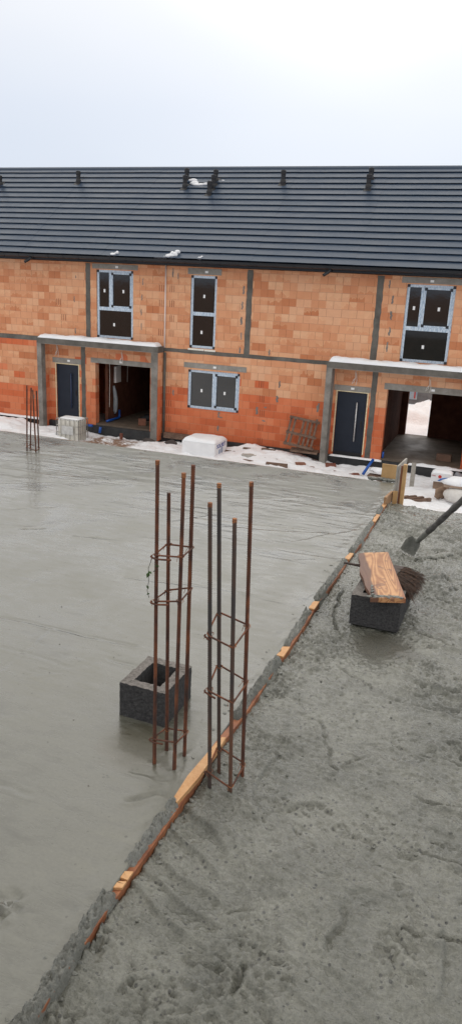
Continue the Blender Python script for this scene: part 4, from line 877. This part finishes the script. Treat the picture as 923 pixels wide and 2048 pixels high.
tag(obj('mortar_lumps', bm, CRUST, smooth=True), 'grey mortar lumps at the foot of the orange plywood board', 'mortar')
# ---- the lath and the crust on it
LX0, LX1 = -1.282, -1.243
bm = bmesh.new(); n = 60; rows = []
for i in range(n+1):
    y = .2+i*(8.9-.2)/n; dx = .008*math.sin(y*1.9)+.004*math.sin(y*5.3)
    top = -.004+.020*math.exp(-((y-3.25)/.35)**2)
    rows.append([bm.verts.new(p) for p in ((LX0+dx, y, -.12), (LX1+dx, y, -.12), (LX1+dx, y, top), (LX0+dx, y, top))])
for a, b in zip(rows[:-1], rows[1:]):
    for k in range(4): bm.faces.new((a[k], a[(k+1) % 4], b[(k+1) % 4], b[k]))
bm.faces.new(rows[0][::-1]); bm.faces.new(rows[-1])
LATHM = mat('wet_pine_lath', (.17, .055, .025), .6, bump=.3, bscale=40, vscale=9, color2=(.36, .14, .06))
lath = tag(obj('screed_lath', bm, LATHM), 'long orange pine lath dividing the two concrete pours', 'lath')
EXP = [(2.90, 3.46, 1.0), (3.46, 3.56, .75), (2.33, 2.37, .75), (2.27, 2.31, .6), (4.52, 4.68, .9), (5.38, 5.54, 1), (6.62, 6.8, 1), (7.9, 8.2, .9), (8.5, 9.0, 1), (3.62, 3.66, .5)]
# fresh pale top faces where the lath shows
bm = bmesh.new()
for (a, b, s_) in EXP[:1]:
    pts = [(-1.288, 2.86), (-1.258, 2.84), (-1.238, 3.06), (-1.236, 3.38), (-1.240, 3.45), (-1.262, 3.44), (-1.276, 3.32), (-1.296, 3.05)]
    prism(bm, pts, 'z', .0, .028)
obj('split_top', bm, mat('fresh_pine_split', (.50, .25, .10), .55, bump=.3, bscale=50, vscale=14, color2=(.62, .36, .17)), lath)
bm = bmesh.new()
for (a, b, s_) in EXP[2:9]:
    ox = .008*math.sin((a+b)/2*1.9); rq = random.Random(int(a*100)); L_ = [LX0-.004+ox+rq.uniform(-.006, .01) for _ in range(5)]; q_ = [LX1+.0015+ox for _ in range(5)]
    if a > 2.2: prism(bm, [(x, a+(b-a)*i/4+(rq.uniform(-.012, .012))) for i, x in enumerate(q_)]+[(x, a+(b-a)*i/4+(rq.uniform(-.012, .012))) for i, x in reversed(list(enumerate(L_)))], 'z', -.002, .010)
islands('bare_patch', bm, MATS['fresh_pine_split'], lath)
xs = axis((-1.375, -1.218, .0055)); ys = axis((.3, 4.6, .008), (4.6, 8.85, .013)); X, Y = np.meshgrid(xs, ys)
cx_ = -1.276+.008*np.sin(Y*1.9)+.010*fbm(Y*3, X*0, 3, 70); wid = .034*(1+.4*fbm(Y*5, X*0+3, 3, 71))*(1+.25*sst(3, 1.5, Y))
prof = np.clip(1-((X-cx_)/wid)**2, -1, 1)
env = np.ones_like(Y)
for a, b, s_ in EXP: env = env*(1-s_*sst(a-.05, a+.015, Y+.012*fbm(X*40, Y*40, 2, 72))*sst(b+.05, b-.015, Y+.012*fbm(X*40, Y*40, 2, 73)))
hgt = .028*(1+.35*fbm(X*12, Y*12, 3, 74))
Z = -.12+(hgt+.12)*np.clip(prof, 0, 1)**.18*env+np.sqrt(prof.clip(0, 1))*env*(.020*fbm(X*28, Y*28, 3, 75)+.030*fbm(X*85, Y*85, 2, 76))
tag(obj('mortar_crust', grid_mesh(xs, ys, Z), CRUST, smooth=True), 'lumpy grey mortar crust covering most of the long lath', 'mortar')
# loose crumbs along the lath
rnd = random.Random(5); bm = bmesh.new()
for k in range(150):
    y = rnd.uniform(1.3, 6.5); x = rnd.choice((-1.215, -1.215, -1.345))+rnd.gauss(0, .018)
    lump(bm, (x, y, (rh(x, y) if x > -1.24 else .004)), rnd.uniform(.004, .013), 1.2, 1, .7, k, 1, .5)
cr_ = tag(obj('mortar_crumbs', bm, CRUST), 'scattered mortar crumbs along both sides of the lath', 'crumbs', kind='stuff')
# ---- rebar
def rebar_mesh(base, top, r=.0094, seg=10, pitch=.0115):
    bm = bmesh.new(); b = Vector(base); t = Vector(top); L_ = (t-b).length; n = int(L_/pitch*2.0)
    d = (t-b).normalized(); x = d.cross(Vector((0, 1, 0))).normalized(); y = d.cross(x); rings = []
    for i in range(n+1):
        s_ = i/n*L_; ring = []
        for k in range(seg):
            a = 2*math.pi*k/seg; w_ = math.cos(2*math.pi*s_/pitch+2*a)
            rr = r*(1.0+(.20 if (w_ > .25 and abs(math.cos(a)) > .2) else -.04)+(.10 if abs(math.cos(a)) < .15 else 0))
            ring.append(bm.verts.new(b+d*s_+(x*math.cos(a)+y*math.sin(a))*rr))
        rings.append(ring)
    for A_, B_ in zip(rings[:-1], rings[1:]):
        for k in range(seg): bm.faces.new((A_[k], A_[(k+1) % seg], B_[(k+1) % seg], B_[k]))
    bm.faces.new(rings[0][::-1]); bm.faces.new(rings[-1]); return bm
def stirrup(corners, r=.0048, bulge=.012, tail=None, seed=0):
    """bent link running round the outside of the four bars, corners rounded, open hook ends"""
    c = [Vector(p) for p in corners]; m_ = sum(c, Vector())/4; pts = []
    c = [p+(p-m_).normalized()*bulge*1.25 for p in c]
    rnd_ = random.Random(seed)
    for i in range(4):
        p0, p1, p2 = c[i-1], c[i], c[(i+1) % 4]; a = (p0-p1).normalized(); b = (p2-p1).normalized(); q = .014
        for t_ in (0, .5, 1):
            pts.append(p1+a*q*(1-t_)**2*1.0+b*q*t_**2+Vector((0, 0, rnd_.uniform(-.002, .002))))
    bm = bmesh.new(); tube(bm, pts, r, 6, closed=True)
    if tail:
        i, L_ = tail; p1 = c[i]; b = (c[(i+1) % 4]-p1).normalized()
        tube(bm, [p1+Vector((-.006, -.006, -.010)), p1+b*.02+Vector((0, -.006, -.017)), p1+b*L_+Vector((0, -.006, -.018))], r, 6)
        tube(bm, [p1+Vector((-.008, .0, .0)), p1+Vector((-.012, -.004, -.006)), p1+Vector((-.004, -.007, -.012))], r, 6)
    return bm
def tie(bm, p, seed, r=.0013):
    rnd_ = random.Random(seed); p = Vector(p); pts = []
    for i in range(16):
        a = i/16*2*math.pi*1.6; pts.append(p+Vector((math.cos(a)*.015*rnd_.uniform(.8, 1.4), math.sin(a)*.014, .006*math.sin(a*2)+rnd_.uniform(-.004, .004))))
    pts.append(pts[-1]+Vector((rnd_.uniform(-.02, .02), -.01, -.03))); tube(bm, pts, r, 4)
def cage(name, label, bars, levels, bm_, sm_, seed=0, tails=None):
    """bars: ((base),(top)) front-left, front-right, back-right, back-left"""
    b0 = bars[0][0]; t = thing(name, label, 'rebar cage', (sum(b[0][0] for b in bars)/4, sum(b[0][1] for b in bars)/4, b0[2]), None)
    for i, (b, tp) in enumerate(bars):
        obj('rebar', rebar_mesh(b, tp), bm_[i] if isinstance(bm_, list) else bm_, t, True)
    for j, zs in enumerate(levels):
        cs = []
        for (b, tp), z in zip(bars, zs):
            b = Vector(b); tp = Vector(tp); k = (z-b.z)/(tp.z-b.z); cs.append(b.lerp(tp, k))
        s_ = obj('stirrup', stirrup(cs, seed=seed+j, tail=(tails[j] if tails else None)), sm_, t, True)
        w_ = bmesh.new()
        for q, c in enumerate(cs): tie(w_, c, seed*10+j*4+q)
        obj('tie_wire', w_, RUSTB, s_)
    return t
cL = cage('rebar_cage', 'rusty four bar column cage beside the hollow block', [((-1.51, 3.10, -.06), (-1.52, 3.10, 1.66)), ((-1.39, 3.09, -.06), (-1.38, 3.09, 1.62)), ((-1.39, 3.22, -.06), (-1.39, 3.22, 1.63)), ((-1.50, 3.23, -.06), (-1.52, 3.23, 1.47))],
     [(1.19, 1.21, 1.21, 1.20), (.95, .98, .99, .95), (.16, .18, .16, .14)], [RUST, RUST, RUST, RUST], RUST, 1, [(0, .10), (0, .09), (0, .07)])
cR = cage('rebar_cage', 'darker four bar column cage standing right on the lath', [((-1.18, 3.08, -.12), (-1.24, 3.08, 1.50)), ((-1.07, 3.09, -.12), (-1.12, 3.09, 1.44)), ((-1.06, 3.24, -.12), (-1.10, 3.24, 1.58)), ((-1.18, 3.21, -.12), (-1.25, 3.21, 1.56))],
     [(.84, .80, .84, .89), (.54, .50, .53, .60), (.07, .01, .04, .12)], [RUSTD, RUSTD, RUST, RUSTD], RUST, 2, [(0, .001), (0, .05), (0, .001)])
for root_, cols_ in ((cL, [(-1.52, 3.10, 1.66), (-1.38, 3.09, 1.62)]), (cR, [(-1.24, 3.08, 1.50), (-1.12, 3.09, 1.44), (-1.10, 3.24, 1.58), (-1.25, 3.21, 1.56)])):
    bm = bmesh.new()
    for x, y, z in cols_: tube(bm, [(x, y, z-.02), (x, y, z+.001)], .0108, 10)
    islands('bar_tip', bm, RUSTB, root_)
cF = cage('rebar_cage', 'distant rusty bar cage near the far left deck edge', [((-6.35, 8.77, -.05), (-6.31, 8.77, .93)), ((-6.19, 8.76, -.05), (-6.21, 8.76, .88)), ((-6.26, 8.93, -.05), (-6.27, 8.93, .84)), ((-6.42, 8.95, -.05), (-6.37, 8.95, .87))],
     [(.06, .03, .03, .05)], RUST, RUST, 3)
# twig with leaves caught on the left cage
bm = bmesh.new(); wire(bm, [(-1.535, 3.085, 1.17), (-1.55, 3.08, 1.12), (-1.548, 3.08, 1.05), (-1.555, 3.08, 1.0), (-1.545, 3.08, .965)], .0015); wire(bm, [(-1.515, 3.08, 1.16), (-1.50, 3.075, 1.13), (-1.52, 3.075, 1.11)], .002)
tw = tag(obj('vine_twig', bm, mat('dry_twig', (.05, .045, .03), .9)), 'thin vine twig with leaves caught on the rusty cage', 'twig')
bm = bmesh.new()
for (x, z, a, s_) in ((-1.552, 1.085, 1.2, .018), (-1.505, 1.14, .3, .014), (-1.553, 1.02, 2.0, .010), (-1.55, .985, .7, .010), (-1.54, 1.10, 2.5, .01)):
    q = [bm.verts.new((x+s_*math.cos(a+w_)*k, 3.075+.003*i, z+s_*math.sin(a+w_)*k)) for i, (w_, k) in enumerate(((0, 1.3), (1.57, .5), (3.14, 1.1), (4.71, .5)))]; bm.faces.new(q)
islands('leaf', bm, mat('dull_green_leaf', (.06, .12, .03), .6), tw)

# ---- hollow blocks
def hollow_block(name, label, C_, w_, d_, h_, holes, rot, seed, zb, cant=.008):
    """porous block with open chambers: ring walls from a voxel outline, surface pitted"""
    res = .012; nx = round(w_/res); ny = round(d_/res); nz = round(h_/res)
    bm = bmesh.new()
    xs_ = sorted({0, w_, *[v for h in holes for v in h[:2]]}); ys_ = sorted({0, d_, *[v for h in holes for v in h[2:]]})
    def fine(a, step=res*1.3):
        o_ = []
        for p, q in zip(a[:-1], a[1:]):
            n_ = max(1, round((q-p)/step)); o_ += [p+(q-p)*i/n_ for i in range(n_)]
        return o_+[a[-1]]
    X_ = fine(xs_); Y_ = fine(ys_); Z_ = fine([0, h_]); V = {}
    inh = lambda i, j: any(a <= (X_[i]+X_[i+1])/2 <= b and c <= (Y_[j]+Y_[j+1])/2 <= d for a, b, c, d in holes)
    so = {(i, j): not inh(i, j) for i in range(len(X_)-1) for j in range(len(Y_)-1)}
    def vt(i, j, k):
        if (i, j, k) not in V: V[i, j, k] = bm.verts.new((X_[i], Y_[j], Z_[k]))
        return V[i, j, k]
    K = len(Z_)-1
    for (i, j), s_ in so.items():
        if not s_: continue
        bm.faces.new((vt(i, j, K), vt(i+1, j, K), vt(i+1, j+1, K), vt(i, j+1, K)))
        for (di, dj, e) in ((-1, 0, ((i, j), (i, j+1))), (1, 0, ((i+1, j+1), (i+1, j))), (0, -1, ((i+1, j), (i, j))), (0, 1, ((i, j+1), (i+1, j+1)))):
            if not so.get((i+di, j+dj)):
                (a, b), (c, d) = e
                for k in range(K): bm.faces.new((vt(c, d, k), vt(a, b, k), vt(a, b, k+1), vt(c, d, k+1)))
    bmesh.ops.recalc_face_normals(bm, faces=bm.faces[:]); bm.normal_update()
    rnd_ = random.Random(seed)
    R3 = Matrix.Rotation(rot, 3, 'Z')
    for v in bm.verts: v.co += v.normal*(rnd_.uniform(-.0020, .0018)) + (Vector((0, 0, rnd_.uniform(-.005, .002))) if v.co.z > h_-.004 else Vector())
    for v in bm.verts: v.co = R3@v.co+Vector((C_[0], C_[1], zb))
    return tag(obj(name, bm, BLOCKM, smooth=False), label, 'hollow block')
BLOCKM = mat('porous_block_concrete', (.038, .037, .039), .8, bump=.8, bscale=150, vscale=60, color2=(.088, .085, .084), spec=.3)
TOPM = mat('pale_block_rim', (.16, .145, .13), .9, bump=1.0, bscale=120, vscale=45, color2=(.30, .27, .25))
b1 = hollow_block('hollow_block', 'dark hollow concrete block standing behind the rusty cage', (-1.905, 3.435), .295, .355, .24, [(.062, .232, .062, .293)], -.02, 3, -.02)
b2 = hollow_block('hollow_block', 'dark hollow concrete block under the wooden board', (-.955, 5.33), .375, .66, .245, [(.07, .305, .07, .29), (.07, .305, .37, .59)], .0, 4, -.055+.03)
# rim: the cast top face of each block is paler
for o in (b1, b2):
    o.data.materials.append(TOPM); zt = max(v.co.z for v in o.data.vertices)
    for p in o.data.polygons:
        if p.normal.z > .55 and p.center.z > zt-.02: p.material_index = 1
# ---- board on the second block
bm = bmesh.new(); c = [(-.81, 5.22, .262), (-.55, 5.33, .262), (-.83, 6.15, .312), (-1.07, 6.0, .312)]
# recompute the outline as a straight plank on the block's front rim and the brush stock behind
n = 14; A_ = []
for i in range(n+1):
    t_ = i/n; l = Vector(c[0]).lerp(Vector(c[3]), t_); r = Vector(c[1]).lerp(Vector(c[2]), t_)
    wl = .012*math.sin(t_*7+1)+.006*math.sin(t_*19); l = l+(r-l).normalized()*(wl+.006)
    A_.append([bm.verts.new(l-Vector((0, 0, .036))), bm.verts.new(r-Vector((0, 0, .036))), bm.verts.new(r), bm.verts.new(l+(r-l)*.16), bm.verts.new(l-Vector((0, 0, .006)))])
for a, b in zip(A_[:-1], A_[1:]):
    for k in range(5): bm.faces.new((a[k], a[(k+1) % 5], b[(k+1) % 5], b[k]))
bm.faces.new(A_[0][::-1]); bm.faces.new(A_[-1])
def plank_mat():
    m = bpy.data.materials.new('larch_board'); m.use_nodes = True; t = m.node_tree; b = t.nodes['Principled BSDF']; l = t.links.new
    tcn = N(t, 'ShaderNodeTexCoord'); mp = N(t, 'ShaderNodeMapping'); mp.inputs['Rotation'].default_value = (0, 0, -.31); l(tcn.outputs['Object'], mp.inputs[0])
    s = N(t, 'ShaderNodeSeparateXYZ'); l(mp.outputs[0], s.inputs[0])
    n0 = N(t, 'ShaderNodeTexNoise', i_Scale=3.0, i_Detail=2.0); l(mp.outputs[0], n0.inputs['Vector'])
    mq = N(t, 'ShaderNodeMapping'); mq.inputs['Scale'].default_value = (1, .16, 1); l(mp.outputs[0], mq.inputs[0])
    ng = N(t, 'ShaderNodeTexNoise', i_Scale=7.0, i_Detail=1.0, i_Distortion=.3); l(mq.outputs[0], ng.inputs['Vector'])
    ring = math_(t, 'ADD', math_(t, 'MULTIPLY', math_(t, 'SINE', math_(t, 'MULTIPLY', ng.outputs[0], 95.0)), .28), .5)
    nf = N(t, 'ShaderNodeTexNoise', i_Scale=11.0, i_Detail=6.0, i_Roughness=.7); l(mp.outputs[0], nf.inputs['Vector'])
    gfac = math_(t, 'ADD', math_(t, 'MULTIPLY', ring, .5), math_(t, 'MULTIPLY', nf.outputs[0], .5))
    r = N(t, 'ShaderNodeValToRGB'); r.color_ramp.elements[0].color = (.30, .12, .045, 1); r.color_ramp.elements[1].color = (.60, .32, .145, 1); l(gfac, r.inputs[0]); r.color_ramp.elements[0].position = .3; r.color_ramp.elements[1].position = .7
    # bark-brown strip along the left edge and reddish right edge
    mr = N(t, 'ShaderNodeMapRange'); l(math_(t, 'ADD', s.outputs['X'], math_(t, 'MULTIPLY', math_(t, 'SUBTRACT', n0.outputs[0], .5), .10)), mr.inputs[0]); mr.inputs[1].default_value = -.095; mr.inputs[2].default_value = -.08; mr.inputs[3].default_value = 1; mr.inputs[4].default_value = 0
    mx = N(t, 'ShaderNodeMixRGB', i_Color2=(.10, .045, .032, 1)); l(math_(t, 'MULTIPLY', mr.outputs[0], .88), mx.inputs[0]); l(r.outputs[0], mx.inputs[1])
    mr2 = N(t, 'ShaderNodeMapRange'); l(math_(t, 'ADD', s.outputs['X'], math_(t, 'MULTIPLY', math_(t, 'SUBTRACT', n0.outputs[0], .5), .06)), mr2.inputs[0]); mr2.inputs[1].default_value = .09; mr2.inputs[2].default_value = .13; mr2.inputs[3].default_value = 0; mr2.inputs[4].default_value = .75
    mx2 = N(t, 'ShaderNodeMixRGB', i_Color2=(.22, .075, .04, 1)); l(mr2.outputs[0], mx2.inputs[0]); l(mx.outputs[0], mx2.inputs[1])
    n3 = N(t, 'ShaderNodeTexNoise', i_Scale=14.0, i_Detail=5.0); l(tcn.outputs['Object'], n3.inputs['Vector'])
    mx3 = N(t, 'ShaderNodeMixRGB', i_Color2=(.16, .07, .045, 1)); l(math_(t, 'MULTIPLY', math_(t, 'GREATER_THAN', n3.outputs[0], .62), .6), mx3.inputs[0]); l(mx2.outputs[0], mx3.inputs[1])
    l(mx3.outputs[0], b.inputs['Base Color']); b.inputs['Roughness'].default_value = .5
    bp = N(t, 'ShaderNodeBump', i_Strength=.4, i_Distance=.004); l(gfac, bp.inputs['Height']); l(bp.outputs[0], b.inputs['Normal'])
    return m
board = tag(obj('wooden_board', bm, plank_mat()), 'orange-brown wooden board with bark edge resting on the dark block', 'board')
bm = bmesh.new()
for k in range(9):
    t_ = .02+k/9*.95; p = Vector(c[0]).lerp(Vector(c[1]), t_)+Vector((-.008, .025+.01*math.sin(k*2.2), .0)); lump(bm, p, .012+.006*abs(math.sin(k*1.7)), 1.7, 1.1, .45, 60+k, 2, .5)
for k in range(4): lump(bm, (-.79-.012*k, 5.28+.05*k, .272), .014, .8, 1.6, .5, 80+k, 2, .5)
obj('mortar_splash', bm, CRUST, board, True)
# ---- broom lying across the block under the board
t = thing('broom', 'worn dark brown bristle broom lying under the wooden board', 'broom', (-.8, 5.9, .22))
bm = bmesh.new(); tube(bm, [(-1.15, 5.92, .235), (-1.05, 5.91, .238), (-.9, 5.89, .245)], [.008, .012, .018], 8); obj('handle', bm, mat('dark_wet_stick', (.045, .025, .018), .6), t, True)
bm = bmesh.new(); prism(bm, [(-.93, 5.80), (-.70, 5.72), (-.66, 5.98), (-.91, 5.97)], 'z', .226, .27); obj('stock', bm, mat('dark_wet_stick', (.045, .025, .018), .6), t)
bm = bmesh.new(); rnd = random.Random(3)
for k in range(650):
    u = rnd.random(); y0 = 5.70+.27*u; x0 = -.74+.03*rnd.random(); z0 = .235+.03*rnd.random()
    ang = (u-.60)*.75-.20+rnd.gauss(0, .07); L_ = rnd.uniform(.15, .25)+(.06 if rnd.random() < .06 else 0)
    dx = math.cos(ang); dyy = math.sin(ang); sag = rnd.uniform(.02, .12); w_ = .0030
    pr = []
    for q in (0, .4, .75, 1):
        pr.append(Vector((x0+dx*L_*q, y0+dyy*L_*q, z0+.02*math.sin(q*3)*rnd.uniform(.2, 1)-sag*q*q)))
    tube(bm, pr, [w_, w_, w_*.8, w_*.4], 3, cap=False)
obj('bristles', bm, rust_mat('brown_bristle', (.014, .007, .004), (.035, .017, .009), (.11, .048, .022), .7, 90), t)
# ---- shovel stuck in the concrete
t = thing('shovel', 'mortar-caked shovel lying in the raked concrete at right', 'shovel', (-.78, 7.15, -.05))
SHM = mat('mortar_caked_steel', (.13, .13, .115), .5, bump=.6, bscale=40, vscale=14, color2=(.24, .24, .21))
bm = bmesh.new(); tip = Vector((-.80, 7.10, -.035)); ax = Vector((.42, -.0, .40)).normalized(); h0 = Vector((-.69, 7.15, .12)); ax = (Vector((-.31, 6.60, .73))-h0).normalized(); 
cen = Vector((-.775, 7.16, -.03)); sd_ = Vector((.16, -.17, 0)).normalized(); hv = (h0-cen)
rows = []
for i in range(8):
    s_ = i/7; w_ = .115*(1-.25*max(0, s_-.55)/.45) if s_ < .8 else .115*(.86-.30*(s_-.8)/.2)
    mid = cen+hv*s_; row = []
    for k in range(7):
        q = k/6*2-1; row.append(bm.verts.new(mid+sd_*q*w_+Vector((-.02, -.02, .03))*(q*q)*(.4+.6*s_)+Vector((0, 0, .008*math.sin(3*s_)))))
    rows.append(row)
for a, b in zip(rows[:-1], rows[1:]):
    for k in range(6): bm.faces.new((a[k], a[k+1], b[k+1], b[k]))
g_ = bmesh.ops.solidify(bm, geom=bm.faces[:], thickness=.006)
obj('blade', bm, SHM, t, True)
bm = bmesh.new(); tube(bm, [h0-ax*.06, h0, h0+ax*.1, h0+ax*.25, h0+ax*.26], [.012, .024, .026, .026, .02], 12); obj('socket', bm, SHM, t, True)
bm = bmesh.new(); pts = [h0+ax*(.22+.09*i)+Vector((.002*math.sin(i*2), 0, .002*math.cos(i*1.7))) for i in range(15)]; tube(bm, pts, [.028+.004*math.sin(i*2.3) for i in range(15)], 12)
obj('handle', bm, mat('dirty_handle', (.055, .050, .048), .7, bump=.7, bscale=45, vscale=22, color2=(.16, .155, .145)), t, True)
bm = bmesh.new()
for k in range(10): lump(bm, (-.64+.028*k, 7.08+.030*k, -.035+.008*math.sin(k)), .045, 1.1, .8, .5, 90+k, 2, .35)
tag(obj('mortar_roll', bm, ROUGHC, smooth=True), 'rolled ridge of wet concrete right of the shovel blade', 'mortar')
# stones and crumbs in the raked pour
rnd = random.Random(11); bm = bmesh.new()
for k in range(420):
    y = 1.4+6.5*rnd.random()**1.4; x = rnd.uniform(-1.2, .15); 
    if float(fbm(np.array([x*1.25]), np.array([y*1.25]), 3, 52)[0]) < -.05 and rnd.random() < .75: continue
    lump(bm, (x, y, rh(x, y)+.001), rnd.uniform(.003, .009), 1.2, 1, .7, k, 1, .4)
tag(obj('gravel_grains', bm, ROUGHC), 'loose gravel grains in the raked concrete', 'gravel', kind='stuff')
rnd = random.Random(12); bm = bmesh.new()
for k in range(26):
    x = rnd.uniform(-3.2, -1.4); y = 1.6+3*rnd.random(); lump(bm, (x, y, .003), rnd.uniform(.0015, .004), 1.2, 1, .7, k, 1, .4)
tag(obj('gravel_grains', bm, MATS['dark_dirt']), 'tiny dark grit on the smooth concrete', 'grit', kind='stuff')
